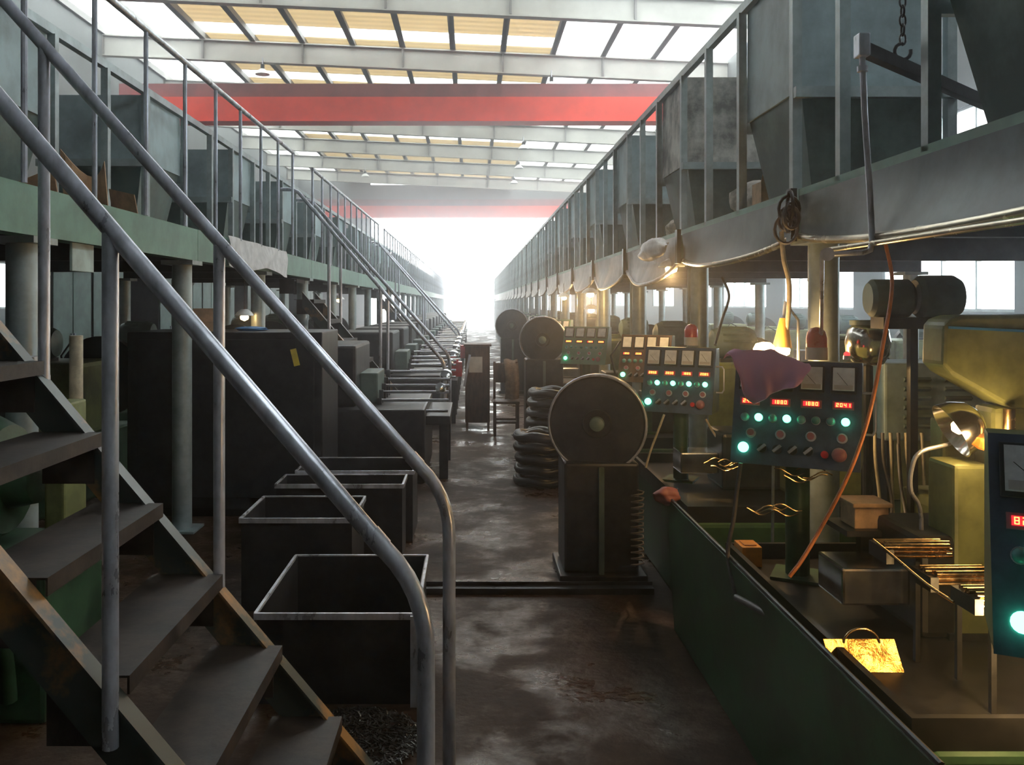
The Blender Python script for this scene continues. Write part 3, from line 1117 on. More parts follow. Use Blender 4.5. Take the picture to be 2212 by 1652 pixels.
bundle(1.29, 2.50, .885, .19, 4, .0085, 'upper bundle of shiny steel rods glowing orange in lamp light')
bundle(1.345, 2.38, .845, .175, 4, .0085, 'middle bundle of shiny steel rods glowing orange in lamp light')
bundle(1.32, 2.18, .855, .12, 4, .0085, 'lower bundle of shiny steel rods beside the nearest panel')

# --- brass scoop plate with wire handle
t = thing('scoop_plate', 'oily golden metal plate with an arched wire handle, brightly lit', 'plate', (1.13, 2.5, .545))
pl = [(1.02, 2.44, .615), (1.235, 2.44, .615), (1.255, 2.36, .46), (1.06, 2.36, .46)]
b0 = [Vector((1.025, 2.50, .62)), Vector((1.232, 2.50, .62)), Vector((1.252, 2.42, .455)), Vector((1.05, 2.42, .455))]


def scoop(u, v):
    a = b0[0].lerp(b0[1], u)
    b = b0[3].lerp(b0[2], u)
    return a.lerp(b, v) + Vector((0, .004 * math.sin(u * 9) * math.sin(v * 7), 0))


part('plate', MB().slab(scoop, 14, 12, (0, .004, 0)), 'brass', t, smooth=50)
hp = []
for i in range(13):
    a = math.pi * i / 12
    hp.append((1.135 - .052 * math.cos(a), 2.497, .61 + .042 * math.sin(a)))
part('handle', MB().tube(hp, .0035, 8), 'copper', t, smooth=60)

# --- work lamps
wl = thing('work_lamp', 'polished dome work lamp on a gooseneck beside the louvred cabinet', 'lamp', (1.45, 2.75, .54))
c = P(2085, 915, 2.75)
ax = (P(2000, 975, 2.72) - c).normalized()
part('shade', MB().lathe(c, (-.75, .1, -.42), [(.004, -.055), (.03, -.05), (.062, -.03), (.085, .01), (.093, .05), (.09, .05), (.055, -.02), (.005, -.04)], 24), 'mirror', wl, smooth=60)
part('gooseneck', MB().tube(smoothpath([P(2098, 905, 2.76), P(2110, 915, 2.8), P(2060, 955, 2.85), P(1990, 975, 2.8), P(1970, 1010, 2.8), P(1968, 1060, 2.8), P(1990, 1120, 2.8), (1.46, 2.8, .56)]), .007, 8), 'galv', wl, smooth=60)
part('bulb', MB().lathe(c, (-.75, .1, -.42), [(.004, -.03), (.02, -.02), (.026, .01), (.02, .035), (.004, .045)], 14), 'glow_warm', wl, smooth=60)
lamp('work_lamp_light', P(2140, 950, 2.6), .4, parent=wl)

wl2 = thing('tray_lamp', 'small warm work lamp behind the nearest control panel', 'lamp', (1.36, 2.05, .54))
part('stem', MB().cyl((1.43, 1.95, 0), (1.385, 1.95, .80), .008, 8), 'galv', wl2)
part('shade', MB().lathe((1.38, 1.945, .83), (.3, -.5, .6), [(.05, -.05), (.045, 0), (.025, .03), (.01, .05)], 16), 'mirror', wl2, smooth=50)
part('bulb', MB().lathe((1.37, 1.96, .81), (0, 0, 1), [(.004, -.022), (.018, -.01), (.02, .008), (.01, .022)], 12), 'glow_warm', wl2, smooth=60)
lamp('tray_lamp_light', (1.355, 2.0, .80), 1.3, parent=wl2)

wl3 = thing('shaded_lamp', 'lit lamp with orange cone shade behind the mauve rag', 'lamp', (1.36, 3.85, .54))
a = P(1690, 750, 3.82)
part('shade', MB().lathe(a + Vector((0, 0, .0)), (0.05, 0, 1), [(.042, 0), (.03, .06), (.018, .13), (.012, .13), (.02, .06), (.038, .0)], 18), 'lamp_orange', wl3, smooth=50)
part('bulb', MB().lathe(a + Vector((0, 0, -.03)), (0, 0, 1), [(.006, -.015), (.03, 0), (.034, .02), (.02, .045)], 16), 'glow_warm', wl3, smooth=60)
part('stem', MB().tube([a + Vector((.005, 0, .13)), a + Vector((.02, .02, .2)), a + Vector((.09, .05, .12)), (1.48, 3.9, 0)], .007, 8), 'galv', wl3, smooth=60)
lamp('shaded_lamp_light', a + Vector((0, 0, -.06)), 1.0, parent=wl3)
wl4 = thing('bare_bulb_lamp', 'bare glowing bulb just above the mauve rag', 'lamp', (1.27, 3.8, .54))
a = P(1650, 752, 3.72)
part('bulb', MB().lathe(a, (1, 0, .1), [(.005, -.045), (.024, -.03), (.028, 0), (.022, .03), (.006, .045)], 16), 'glow_warm', wl4, smooth=60)
part('stem', MB().tube([a + Vector((.04, 0, 0)), a + Vector((.06, .04, -.05)), (a.x + .06, 3.8, 0)], .007, 8), 'galv', wl4, smooth=60)
lamp('bare_bulb_light', a + Vector((.0, .05, .0)), 1.0, parent=wl4)

# lamps further down beneath the right platform
for (px_, py_, Y, pw, lab) in ((1450, 582, 6.4, 2.5, 'bright work lamp hanging under the right platform beside the white bag'),
                               (1275, 637, 9.6, 2.5, 'small bright lamp under the right platform, far behind the white bag'),
                               (1277, 671, 11.2, 1.5, 'tiny lamp under the right platform above the pale grey panel'),
                               (1218, 644, 13.0, 2.5, 'tiny distant lamp under the right platform')):
    a = P(px_, py_, Y)
    t = thing('hanging_lamp', lab, 'lamp', tuple(a), 'lamps hanging under the right platform')
    part('shade', MB().lathe(a + Vector((0, 0, .02)), (0, 0, 1), [(.10, 0), (.08, .03), (.03, .06), (.02, .05), (.07, .02), (.095, 0)], 16), 'white', t, smooth=50)
    part('bulb', MB().lathe(a, (0, 0, 1), [(.005, -.03), (.04, -.015), (.045, .01), (.02, .03)], 14), 'glow_warm', t, smooth=60)
    part('cord', MB().cyl(a + Vector((0, 0, .07)), (a.x, a.y, 1.90), .005, 6), 'cable', t)
    lamp('hanging_lamp_light', a + Vector((0, 0, -.06)), pw, parent=t)
for (px_, py_, Y, lab) in ((732, 649, 13.6, 'small bright lamp under the left platform beyond the second stairs'),
                           (528, 686, 8.0, 'small pale lamp under the left platform above the dark enclosure')):
    a = P(px_, py_, Y)
    t = thing('hanging_lamp', lab, 'lamp', tuple(a), 'lamps hanging under the left platform')
    part('shade', MB().lathe(a + Vector((0, 0, .02)), (0, 0, 1), [(.09, 0), (.07, .03), (.03, .06), (.02, .05), (.06, .02), (.085, 0)], 16), 'white', t, smooth=50)
    part('bulb', MB().lathe(a, (0, 0, 1), [(.005, -.03), (.035, -.015), (.04, .01), (.02, .03)], 14), 'glow_warm', t, smooth=60)
    part('cord', MB().cyl(a + Vector((0, 0, .07)), (a.x, a.y, 1.90), .005, 6), 'cable', t)

# --- lever linkage and chain in front of the bins
lv = thing('lever_linkage', 'dark pivoting lever with a long hanging pull rod, in front of the nearest bins', 'lever', tuple(P(1862, 105, 3.0)))
A, B_ = P(1862, 105, 3.0), P(2150, 232, 3.55)
part('arm', MB().bar(A, B_, .035, .045), 'dark_steel', lv)
part('pivot', MB().box(A.x - .02, A.x + .02, A.y - .025, A.y + .025, A.z - .03, A.z + .05), 'galv', lv, bevel=.005)
part('pull_rod', MB().tube([A, P(1868, 250, 3.0), P(1878, 400, 3.0), P(1884, 520, 3.0), P(1880, 540, 3.0), P(1865, 545, 3.0), P(1790, 550, 3.0)], .0105, 10), 'galv', lv, smooth=60)
part('collar', MB().cyl(P(1863, 155, 3.0), P(1863, 143, 3.0), .018, 12), 'galv', lv, smooth=40)
part('pulley', MB().cyl(P(1787, 549, 2.98), P(1787, 549, 3.03), .024, 16), 'galv', lv, smooth=40)
part('drop_pipe', MB().cyl(P(1776, 553, 3.02), P(1773, 765, 3.5), .008, 8), 'galv', lv)
ch = thing('lifting_chain', 'steel chain with a hook holding the dark lever up', 'chain', tuple(P(1950, 110, 3.15)))
top = P(1950, -230, 3.15)
bot = P(1950, 95, 3.15)
nl = 16
for i in range(nl):
    a = top.lerp(bot, (i + .5) / nl)
    L = (top - bot).length / nl
    ring = []
    for q in range(12):
        an = 2 * math.pi * q / 12
        if i % 2:
            ring.append(a + Vector((.011 * math.cos(an), 0, .62 * L * math.sin(an))))
        else:
            ring.append(a + Vector((0, .011 * math.cos(an), .62 * L * math.sin(an))))
    part('link', MB().tube(ring, .004, 6, closed=True), 'dark_steel', ch, smooth=60)
part('hook', MB().tube([bot + Vector((.03 * math.cos(a_), 0, -.028 + .03 * math.sin(a_))) for a_ in [math.pi * .5 + q * .45 for q in range(12)]], .007, 8), 'dark_steel', ch, smooth=60)

# --- pipes and cables
m = MB().cyl((1.40, .9, 1.81), (1.40, 3.35, 1.81), .011, 10)
solo('air_pipe', m, 'hem', 'straight brass coloured pipe running under the nearest sagging sheet', 'pipe', (1.40, 2.0, 1.81), smooth=40)
hose = [P(1913, 528, 3.05), P(1926, 590, 3.05), P(1924, 650, 3.0), P(1908, 740, 2.95), P(1890, 840, 2.92), P(1868, 930, 2.9), P(1835, 1020, 2.88),
        P(1790, 1110, 2.86), P(1735, 1205, 2.84), P(1705, 1245, 2.84)]


solo('orange_hose', MB().tube(smoothpath(hose), .007, 8), 'orange_pipe', 'long orange hose hanging beside the rag-draped control panel', 'hose', tuple(hose[-1]), smooth=60)
cb = [P(1688, 500, 3.8), P(1693, 560, 3.8), P(1705, 615, 3.8), P(1702, 690, 3.8), P(1692, 745, 3.82)]
solo('cream_cable', MB().tube(smoothpath(cb), .011, 8), 'cream_cable', 'cream cable dropping from the platform edge to the orange lamp', 'cable', tuple(cb[0]), smooth=60)
for (pts, r_, m_, lab) in (
        ([P(1600, 1000, 3.2), P(1592, 1060, 3.2), P(1585, 1120, 3.2), P(1572, 1200, 3.2), P(1590, 1290, 3.1)], .008, 'cable', 'grey cable dropping from the left of the rag-draped panel'),
        ([P(1435, 895, 5.0), P(1420, 935, 5.0), P(1405, 975, 5.0), P(1395, 1010, 5.0)], .007, 'cream_cable', 'pale cable at the left of the second lit panel'),
        ([P(1525, 905, 5.0), P(1545, 940, 5.0), P(1575, 975, 5.0), P(1590, 1010, 5.0)], .007, 'cream_cable', 'pale cable at the right of the second lit panel'),
        ([P(1560, 600, 5.8), P(1575, 640, 5.6), P(1560, 690, 5.5), P(1545, 745, 5.4)], .009, 'cable', 'slack cable above the second lit panel'),
        ([P(1590, 1290, 3.0), P(1680, 1340, 2.75), P(1760, 1400, 2.5), P(1800, 1430, 2.4)], .012, 'cable', 'thick dark cable lying along the green guard'),
        ([P(1885, 1165, 2.42), P(1940, 1210, 2.36), P(2000, 1260, 2.28), P(2060, 1300, 2.2)], .004, 'copper', 'thin copper wire over the rod bundles'),
        ([P(1940, 960, 3.6), P(1945, 1040, 3.5), P(1955, 1100, 3.4), P(1960, 1150, 3.3)], .007, 'cable', 'grey cable hanging under the louvred cabinet')):
    solo('cable', MB().tube(smoothpath(pts), r_, 7), m_, lab, 'cable', tuple(pts[0]), smooth=60)
for i in range(7):
    x0 = 1.80 + .035 * i
    pts = [(x0, 3.83, 1.02), (x0 - .01, 3.80, .9), (x0 + .02 * math.sin(i * 2), 3.78, .72), (x0 - .03, 3.72, .56)]
    solo('drop_cable', MB().tube(smoothpath(pts), .008, 7), 'cable' if i % 2 else 'cream_cable',
         'hanging cable under the louvred cabinet, %s from the left' % ORD[i], 'cable', pts[-1], smooth=60, group='cables under the louvred cabinet')
# knot of cables at the first visible column
kn = thing('cable_knot', 'tangled knot of dark cables tied at the platform edge', 'cables', tuple(P(1700, 470, 3.82)))
kc = P(1700, 468, 3.78)
for i in range(7):
    ring = []
    ax_ = random.uniform(0, 3.1)
    rr = random.uniform(.03, .055)
    cc = kc + Vector((random.uniform(-.02, .02), random.uniform(-.03, .03), random.uniform(-.06, .05)))
    for q in range(14):
        an = 2 * math.pi * q / 14
        ring.append(cc + Vector((rr * math.cos(an) * math.cos(ax_), rr * math.cos(an) * math.sin(ax_) * .5, rr * 1.2 * math.sin(an))))
    part('cable_loop', MB().tube(ring, .008, 6, closed=True), 'black' if i % 3 else 'cable', kn, smooth=60)
# copper turnings
for i, (px_, py_, Y) in enumerate(((1690, 1020, 3.2), (1555, 1003, 4.4), (1640, 1090, 3.3))):
    t = thing('swarf', ['curls of bright metal swarf under the rag-draped panel', 'curls of bright metal swarf beside the second lit panel',
                        'long bright metal strips left of the green panel post'][i], 'swarf', tuple(P(px_, py_, Y)), 'bits of bright swarf')
    base = P(px_, py_, Y)
    for q in range(6):
        a = base + Vector((random.uniform(-.08, .08), random.uniform(-.05, .05), random.uniform(-.02, .02)))
        d = random.uniform(-.5, .5)
        pts = [a + Vector((k * .022, k * .004 * d, .012 * math.sin(k * 1.1 + q) + k * .003 * d)) for k in range(6)]
        part('strip', MB().tube(smoothpath(pts, 3), .0025, 5), 'copper', t, smooth=60)
# red rag and orange box by the guard
def blob(c_, sx_, sy_, sz_, seed, n=12):
    rd = random.Random(seed)
    m_ = MB()
    ph = [rd.uniform(0, 6) for _ in range(6)]
    vs, fs = [], []
    for j in range(n + 1):
        th = math.pi * j / n
        for i in range(n * 2):
            a_ = 2 * math.pi * i / (n * 2)
            w_ = 1 + .14 * math.sin(3 * a_ + ph[0] + 2 * th) + .1 * math.sin(5 * a_ + ph[1] - 3 * th) + .08 * math.sin(7 * th + ph[2] + a_)
            vs.append(Vector(c_) + Vector((sx_ * math.sin(th) * math.cos(a_) * w_, sy_ * math.sin(th) * math.sin(a_) * w_, sz_ * math.cos(th) * (.9 + .1 * w_))))
    k = n * 2
    for j in range(n):
        for i in range(k):
            fs.append((j * k + i, j * k + (i + 1) % k, (j + 1) * k + (i + 1) % k, (j + 1) * k + i))
    return m_.add(vs, fs)


solo('red_rag', blob(P(1442, 1080, 4.18) + Vector((0, 0, .02)), .06, .05, .045, 3), 'red_dull', 'crumpled red rag on the end of the green guard', 'rag', tuple(P(1442, 1080, 4.18)), smooth=60)
solo('orange_box', MB().box(1.085, 1.165, 3.44, 3.55, .54, .62).box(1.10, 1.15, 3.46, 3.53, .62, .625), 'orange', 'small orange box inside the far end of the green machine', 'box', (1.125, 3.5, .54), bevel=.004)
solo('parts_box', MB().box(1.34, 1.46, 3.0, 3.12, .81, .89).box(1.33, 1.47, 2.99, 3.13, .885, .90), 'card', 'small brown parts box lit orange between panel and gooseneck lamp', 'box', (1.4, 3.06, .81), bevel=.004)
solo('box_shelf', MB().box(1.30, 1.5, 2.97, 3.16, .79, .81).box(1.38, 1.42, 3.04, 3.08, .54, .79), 'dark_steel', 'dark shelf bracket carrying the small brown parts box', 'bracket', (1.4, 3.06, .54))

# white plastic bag bunched on the platform edge, boxes and sacks on the right deck
solo('plastic_bag', blob(P(1408, 545, 6.55) + Vector((0, 0, .02)), .045, .45, .085, 11), 'cloth_white', 'bunched white plastic bag tied at the right platform edge', 'bag', tuple(P(1408, 545, 6.55)), smooth=60)
solo('white_sack', blob((1.78, 5.3, DECK + .13), .16, .2, .13, 5), 'sack', 'pale sack lying on the right platform under the second bin', 'sack', (1.78, 5.3, DECK), smooth=60)
cbx = thing('cardboard_box', 'open brown cardboard box on the right platform beside the pale sack', 'box', (1.75, 4.75, DECK))
part('carton', MB().box(1.66, 1.9, 4.92, 5.08, DECK, DECK + .2), 'card', cbx)
part('flap', MB().hexa([(1.66, 4.92, DECK + .2), (1.9, 4.92, DECK + .2), (1.9, 4.926, DECK + .2), (1.66, 4.926, DECK + .2)],
                       [(1.66, 4.86, DECK + .27), (1.9, 4.86, DECK + .27), (1.9, 4.866, DECK + .27), (1.66, 4.866, DECK + .27)]), 'card', cbx)
solo('grey_sack', blob((1.72, 6.9, DECK + .1), .13, .3, .1, 9), 'sack', 'dusty grey sack on the right platform above the white bag', 'sack', (1.72, 6.9, DECK), smooth=60)

# ================================================================== AISLE THINGS
ws = thing('wheel_guard_stand', 'large dark round wheel guard on a pedestal in the right of the aisle', 'machine', (.75, 5.0, 0), 'round wheel guards along the right of the aisle')


def wheel_stand(ws, x, y, zc, Rr):
    ax_ = Vector((-.22, -1, 0)).normalized()
    part('pedestal', MB().box(x - .21, x + .22, y + .0, y + .36, 0.05, zc - .22), 'dark_steel', ws, bevel=.015)
    part('foot', MB().box(x - .24, x + .26, y - .05, y + .42, 0, .05), 'dark_steel', ws, bevel=.008)
    part('front_rib', MB().box(x - .015, x + .015, y - .03, y + .001, .05, zc - .24), 'sage_dark', ws)
    part('guard', MB().lathe(Vector((x, y + .12, zc)), ax_, [(.02, -.07), (Rr * .96, -.07), (Rr, -.05), (Rr, .05), (Rr * .96, .07), (Rr * .93, .06), (Rr * .3, .055), (Rr * .28, .075), (.02, .075)], 44), 'dark_steel', ws, smooth=35)
    rp = []
    u_ = ax_.orthogonal().normalized()
    w_ = ax_.cross(u_)
    for q in range(48):
        a_ = 2 * math.pi * q / 48
        rp.append(Vector((x, y + .12, zc)) + ax_ * .06 + (u_ * math.cos(a_) + w_ * math.sin(a_)) * Rr * .985)
    part('rim', MB().tube(rp, .009, 8, closed=True), 'galv', ws, smooth=60)  # pale worn ring that paints in the arc of light along the edge
    part('hub', MB().lathe(Vector((x, y + .12, zc)), ax_, [(.02, .07), (.045, .07), (.04, .1), (.02, .11), (.004, .112)], 20), 'sage_dark', ws, smooth=50)
    part('arm', MB().box(x - .05, x + .05, y + .15, y + .28, zc - .25, zc + .05), 'dark_steel', ws, bevel=.01)


wheel_stand(ws, .74, 4.92, .90, .285)
ws2 = thing('wheel_guard_stand', 'second round wheel guard further back in the aisle behind the wire coils', 'machine', (.72, 9.4, 0), 'round wheel guards along the right of the aisle')
wheel_stand(ws2, .82, 9.75, 1.18, .27)
ws3 = thing('wheel_guard_stand', 'third round wheel guard far down the aisle', 'machine', (.75, 15, 0), 'round wheel guards along the right of the aisle')
wheel_stand(ws3, .72, 15.2, 1.2, .3)
# stacks of dark wire coils behind the wheel
for i, (x, y, nz, lab) in enumerate(((.62, 7.6, 5, 'stack of dark wire coils behind the nearest wheel guard'),
                                     (.80, 8.5, 8, 'taller stack of dark wire coils further back beside the pale panel'))):
    t = thing('wire_coils', lab, 'wire', (x, y, 0), 'stacks of wire coils in the aisle')
    for k in range(nz):
        for j in range(3):
            rr = .17 + .03 * j + random.uniform(-.006, .006)
            ring = [(x + rr * math.cos(2 * math.pi * q / 28) + .01 * math.sin(k), y + rr * math.sin(2 * math.pi * q / 28), .05 + .095 * k + .01 * math.sin(q + j)) for q in range(28)]
            part('coil', MB().tube(ring, .046 if j == 1 else .03, 7, closed=True), 'black', t, smooth=60)
# curly cable and steel strip on the floor
pts = []
for i in range(60):
    u = i / 59
    pts.append(P(1378 + 14 * math.sin(i * 1.25), 1060 + 160 * u, 4.55) + Vector((0, .02 * math.cos(i * 1.25), 0)))
part('coiled_cable', MB().tube(pts + [P(1372, 1222, 4.6), (.84, 5.0, .06)], .005, 6), 'cable', ws, smooth=60)
m = MB().box(-.62, 1.0, 4.70, 4.76, 0, .035).box(-.62, 1.0, 4.755, 4.76, .035, .055)
solo('floor_bar', m, 'dark_steel', 'low steel angle bar lying across the aisle floor', 'bar', (.2, 4.73, 0), bevel=.003)

# wooden cupboard and chair down the aisle
cu = thing('wooden_cupboard', 'dark brown wooden cupboard with a pale notice, left of the chair in the aisle', 'cupboard', (.07, 10.9, 0))
part('carcass', MB().box(-.09, .225, 10.9, 11.3, .08, 1.05), 'brown', cu, bevel=.008)
part('top', MB().box(-.11, .245, 10.87, 11.33, 1.05, 1.08), 'brown', cu, bevel=.005)
part('notice', MB().box(-.04, .13, 10.894, 10.899, .72, .92), 'paper', cu, label='pale paper notice')
for xx in (-.08, .19):
    part('leg', MB().box(xx, xx + .03, 10.91, 10.94, 0, .08), 'brown', cu)
part('strut', MB().bar((-.10, 10.85, .55), (-.03, 10.85, .95), .03, .03), 'galv', cu)
chr_ = thing('wooden_chair', 'wooden chair with a brown cloth over its back, standing in the aisle', 'chair', (.40, 10.45, 0))
part('seat', MB().box(.25, .57, 10.28, 10.62, .39, .42), 'brown', chr_, bevel=.006)
for (xx, yy, zt_) in ((.26, 10.30, .39), (.535, 10.30, .39), (.26, 10.585, .88), (.535, 10.585, .88)):
    part('leg', MB().box(xx, xx + .03, yy, yy + .03, 0, zt_), 'brown', chr_)
for yy in (10.305, 10.59):
    part('stretcher', MB().box(.29, .535, yy, yy + .02, .15, .18), 'brown', chr_)
part('backrest', MB().box(.29, .535, 10.592, 10.61, .62, .86), 'brown', chr_)
solo('brown_cloth', MB().slab(lambda u, v: Vector((.40 + .17 * u + .012 * math.sin(v * 8), 10.60 - (.09 if v < .5 else -.04) * (1 if v < .5 else 1) * (1 - .2 * u) - .01 * math.sin(u * 12),
                                                  .42 + .48 * (1 - abs(v - .5) * 2) + .01 * math.sin(u * 7))), 10, 12, (0, .006, .003)),
     'tan_cloth', 'brown cloth draped over the chair back in the aisle', 'cloth', (.48, 10.6, .9), smooth=60)

# ================================================================== LEFT SIDE
en = thing('machine_enclosure', 'large dark sheet metal enclosure with a yellow tape mark under the left platform', 'enclosure', (-1.85, 6.6, 0))
part('body', MB().box(-2.58, -1.12, 6.40, 7.15, 0.06, 1.385), 'dark_steel', en, bevel=.01)
part('plinth', MB().box(-2.54, -1.16, 6.44, 7.12, 0, .06), 'black', en)
part('door', MB().box(-2.50, -1.88, 6.385, 6.399, .15, 1.33), 'dark_steel', en, bevel=.004)
part('door', MB().box(-1.86, -1.18, 6.385, 6.399, .15, 1.33), 'dark_steel', en, bevel=.004)
part('tape', MB().bar((-1.335, 6.382, 1.26), (-1.305, 6.382, 1.135), .045, .004, up=(0, 1, 0)), 'yellow', en, label='short strip of yellow tape')
solo('small_carton', MB().box(-2.15, -1.98, 6.6, 6.85, 1.385, 1.56).box(-2.2, -1.93, 6.58, 6.60, 1.385, 1.46), 'card', 'brown carton on top of the dark enclosure', 'box', (-2.07, 6.72, 1.385))
solo('blue_cloth', blob((-1.72, 6.7, 1.40), .12, .1, .02, 8), 'blue', 'flat blue cloth on top of the dark enclosure', 'cloth', (-1.72, 6.7, 1.385), smooth=60)

gm = thing('casting_machine', 'green ribbed casting machine behind the nearest stairs', 'machine', (-1.95, 3.7, 0))
part('base', MB().box(-2.7, -1.62, 3.25, 3.76, 0, .62), 'green', gm, bevel=.02)
part('casting', MB().lathe((-2.6, 3.52, .88), (1, 0, 0), [(.05, 0), (.22, .02), (.26, .08), (.26, .62), (.22, .7), (.12, .72), (.1, .82), (.02, .83)], 24), 'green', gm, smooth=40)
for q in range(6):
    xx = -2.25 + .1 * q
    part('rib', MB().tube([(xx, 3.24, .1), (xx, 3.20, .3), (xx, 3.2, .55), (xx, 3.25, .66)], .032, 8), 'green', gm, smooth=60)
part('bracket', MB().box(-1.70, -1.62, 3.4, 3.6, .62, 1.2), 'olive', gm, bevel=.01)
part('vice', MB().box(-1.92, -1.78, 3.5, 3.62, 1.2, 1.30).box(-1.90, -1.80, 3.52, 3.6, 1.30, 1.38), 'paper', gm, bevel=.006)
part('valve_pipe', MB().cyl((-1.72, 3.72, .6), (-1.72, 3.72, 1.46), .028, 12), 'cream_cable', gm, smooth=40)


def steel_bin(x0, x1, y0, y1, z1, label, post=False):
    t = thing('steel_bin', label, 'bin', ((x0 + x1) / 2, (y0 + y1) / 2, 0), 'open steel bins under the stairs')
    w = .006
    m = MB().box(x0, x1, y0, y0 + w, 0, z1).box(x0, x1, y1 - w, y1, 0, z1).box(x0, x0 + w, y0 + w, y1 - w, 0, z1).box(x1 - w, x1, y0 + w, y1 - w, 0, z1).box(x0 + w, x1 - w, y0 + w, y1 - w, 0, .01)
    part('body', m, 'dark_steel', t)
    m = MB().box(x0 - .01, x1 + .01, y0 - .012, y0, z1 - .02, z1 + .006).box(x0 - .01, x1 + .01, y1, y1 + .012, z1 - .02, z1 + .006)
    m.box(x0 - .012, x0, y0, y1, z1 - .02, z1 + .006).box(x1, x1 + .012, y0, y1, z1 - .02, z1 + .006)
    part('rim', m, 'galv', t, label='worn bare metal rim')
    if post:
        part('corner_post', MB().box(x1 - .02, x1 + .06, y0 - .03, y0 - .0125, 0, z1), 'galv', t)
    return t


steel_bin(-.86, -.225, 3.42, 4.2, .36, 'open dark steel bin with pale rim behind the near handrail foot', True)
steel_bin(-1.2, -.625, 4.45, 4.95, .48, 'open dark steel bin with worn rim, second behind the stairs')
steel_bin(-1.23, -.44, 5.38, 5.68, .46, 'open dark steel bin with worn rim, third behind the stairs')
steel_bin(-1.18, -.40, 5.76, 6.25, .47, 'open dark steel bin with worn rim, fourth behind the stairs, before the enclosure')

# pile of screws in front of the first bin
m = MB()
for i in range(1500):
    a_ = random.uniform(0, 6.283)
    d = math.sqrt(random.random())
    x = -.44 + .26 * d * math.cos(a_)
    y = 3.13 + .24 * d * math.sin(a_)
    z = .012 + .06 * (1 - d) * random.random()
    dr = Vector((random.uniform(-1, 1), random.uniform(-1, 1), random.uniform(-.4, .4))).normalized() * .011
    c0 = Vector((x, y, z))
    m.bar(c0 - dr, c0 + dr, .005, .005)
o = solo('screw_pile', m, 'scrap', 'heap of small steel screws on the floor at the foot of the stairs', 'screws', (-.44, 3.13, 0), kind='stuff')


def left_machine(yc, label):
    t = thing('threading_machine', label, 'machine', (-1.1, yc, 0), 'threading machines on the left of the aisle')

    def B(x0, x1, y0, y1, z0, z1):
        return MB().box(x0, x1, yc + y0, yc + y1, z0, z1)
    part('base', B(-1.85, -.42, -.72, .72, 0, .66), 'dark_steel', t, bevel=.02)
    part('bed', B(-.80, -.20, -.55, .55, .50, .58), 'dark_steel', t, bevel=.01)
    part('leg', B(-.30, -.22, -.5, -.42, 0, .5), 'dark_steel', t)
    part('leg', B(-.30, -.22, .42, .5, 0, .5), 'dark_steel', t)
    part('hood', B(-1.8, -1.05, -.55, .5, .66, 1.22), 'dark_steel', t, bevel=.03)
    for q, (y, z) in enumerate(((-.50, .62), (-.34, .70), (-.18, .76), (.05, .80), (.28, .84), (.48, .90))):
        part('guide_rod', MB().cyl((-.86, yc + y, z), (-.22, yc + y, z), .014, 10), 'chrome', t, smooth=40)
        part('rod_bracket', MB().box(-.88, -.84, yc + y - .02, yc + y + .02, .52, z + .02), 'dark_steel', t)
    part('hand_cap', MB().lathe((-.30, yc - .2, .80), (.3, -1, .5), [(.02, -.03), (.05, -.01), (.05, .01), (.02, .03)], 16), 'chrome', t, smooth=50)
    part('hand_cap', MB().lathe((-.26, yc + .36, .88), (.3, -1, .9), [(.02, -.03), (.06, -.01), (.06, .01), (.02, .03)], 16), 'chrome', t, smooth=50)
    part('die_block', B(-1.05, -.88, -.3, .3, .66, .95), 'sage_dark', t, bevel=.015)
    return t


protoL = None
for k, y in enumerate((8.3, 11.9, 13.7, 15.5, 17.3, 20.4, 22.4, 24.4, 26.4, 28.4, 30.4, 32.4, 34.4)):
    lab = 'dark machine with shiny guide rods on the left of the aisle, %s from the viewer' % ORD[k]
    if protoL is None:
        protoL = left_machine(y, lab)
    else:
        copytree(protoL, (-1.1, y, 0), lab)
# red boxes, cloths along the left machines
for i, (px_, py_, Y, s_, lab) in enumerate(((985, 760, 12.0, .17, 'red box on the left machine row before the white patch'),
                                            (1006, 725, 16.0, .2, 'small distant red box on the left machine row'))):
    a = P(px_, py_, Y)
    solo('red_box', MB().box(a.x - s_ / 2, a.x + s_ / 2, Y - .1, Y + .1, .58, .58 + s_ * 1.2).box(a.x - s_ * .2, a.x + s_ * .2, Y - .02, Y + .02, .58 + s_ * 1.2, .61 + s_ * 1.2),
         'red_plastic', lab, 'box', (a.x, Y, .58), bevel=.008)
# things hung on or standing on the left platform
solo('hanging_plate', MB().box(-1.985, -1.970, 4.22, 4.46, 1.76, 2.05), 'lightgreen', 'pale green plate hanging on the left platform beam', 'plate', (-1.978, 4.34, 1.9), bevel=.003)


def wrap(u, v):
    y = 6.75 + 2.1 * u
    return Vector((-1.925 + .012 * math.sin(u * 19 + v * 5) + .02 * v, y, 2.135 - (.24 + .03 * math.sin(u * 8)) * v))


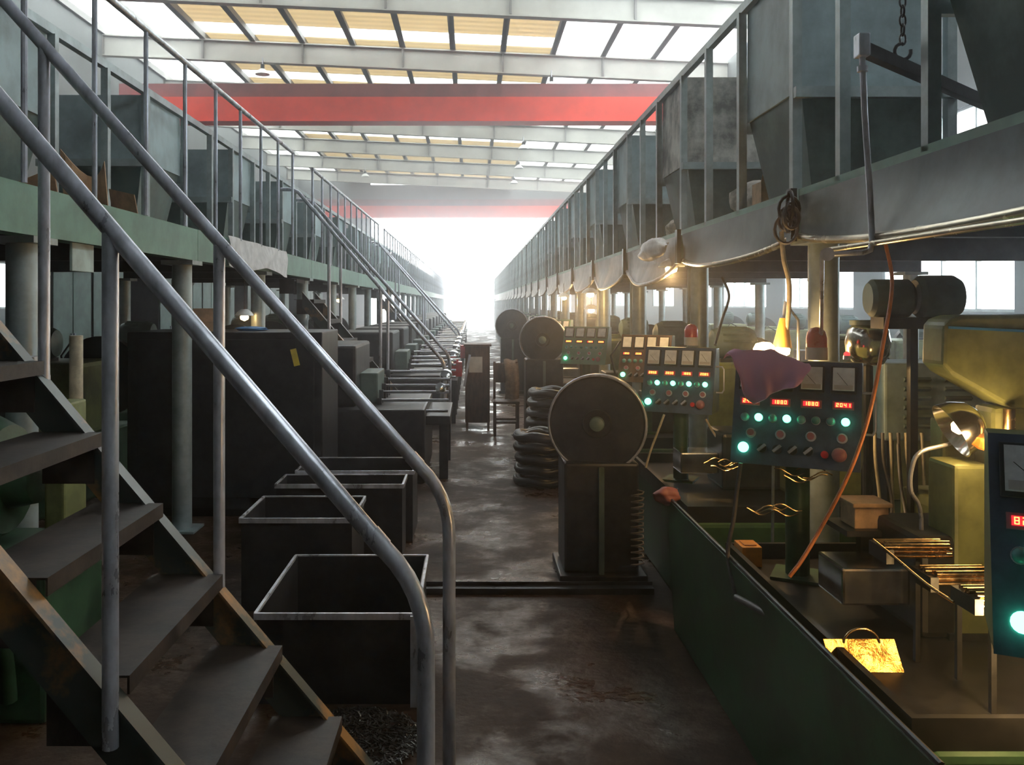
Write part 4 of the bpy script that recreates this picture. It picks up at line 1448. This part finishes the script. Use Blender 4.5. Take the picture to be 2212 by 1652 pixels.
solo('plastic_sheet', MB().slab(wrap, 26, 8, (.004, 0, 0)), 'cloth_white', 'crumpled pale plastic sheet over the left platform beam', 'sheet', (-1.92, 7.8, 1.9), smooth=60)
cs = thing('cardboard_sheets', 'torn brown cardboard sheets leaning on the left platform', 'cardboard', (-2.1, 4.6, DECK))
part('sheet', MB().slab(lambda u, v: Vector((-2.02 - .22 * u, 4.75 + .05 * math.sin(u * 5) - .05 * v, DECK + .02 + (.26 - .08 * math.sin(u * 4)) * v)), 8, 6, (0, .01, 0)), 'card', cs)
part('sheet', MB().slab(lambda u, v: Vector((-1.99 - .20 * u, 5.1 + .12 * u - .06 * v, DECK + .02 + (.12 + .05 * u) * v)), 8, 4, (0, .01, 0)), 'card', cs)
part('sheet', MB().slab(lambda u, v: Vector((-2.1 - .25 * u, 4.35 - .06 * v, DECK + .02 + (.16 - .1 * u) * v)), 8, 4, (0, .01, 0)), 'card', cs)

# thin conduits beside the right columns
for k in range(2, 16):
    y = YC[k] - .12
    part('conduit', MB().cyl((1.50, y, .95), (1.50, y, 1.9), .012, 8), 'post', plat_r)

# tall cabinets added as dark clutter over the pale wall behind the left platform
for i, y in enumerate((12.2, 13.5, 16.4, 17.7, 19.0, 20.3, 22.8, 24.1, 25.4, 26.7, 29.5, 31.0, 33.0)):
    t = thing('clutter_cabinet', 'tall dark steel cabinet added as clutter over the pale left wall, %s from the viewer' % ORD[i], 'cabinet', (-6.2, y, 0),
              'tall cabinets at the back of the left side')
    h_ = 2.25 + .12 * math.sin(i * 2.3)
    part('body', MB().box(-6.6, -6.0, y, y + 1.27, .05, h_), 'dark_steel', t, bevel=.01)
    part('plinth', MB().box(-6.56, -6.04, y + .03, y + 1.24, 0, .05), 'black', t)
    for q in range(2):
        d = part('door', MB().box(-5.998, -5.98, y + .03 + .62 * q, y + .62 + .62 * q, .12, h_ - .06), 'sage_dark', t, bevel=.004)
        part('handle', MB().box(-5.98, -5.955, y + .55 + .1 * q, y + .57 + .1 * q, 1.0, 1.15), 'galv', d)

# ================================================================== HAZE volume added to imitate lens glare down the hall
def haze():
    m = bpy.data.materials.new('glare_haze')
    m.use_nodes = True
    nt = m.node_tree
    nt.nodes.clear()
    out = nt.nodes.new('ShaderNodeOutputMaterial')
    v = nt.nodes.new('ShaderNodeVolumeScatter')
    v.inputs['Density'].default_value = HAZE
    v.inputs['Anisotropy'].default_value = 0.85
    v.inputs['Color'].default_value = (0.93, 0.93, 1.0, 1)
    nt.links.new(v.outputs[0], out.inputs['Volume'])
    MT['haze'] = m
    o = solo('glare_haze', MB().box(XL - 1, XR + 1, YB - 1, YF + 3, -.5, 13), 'haze', 'thin haze added through the long hall to imitate lens glare', 'haze', (0, 0, 0), kind='stuff')


haze()
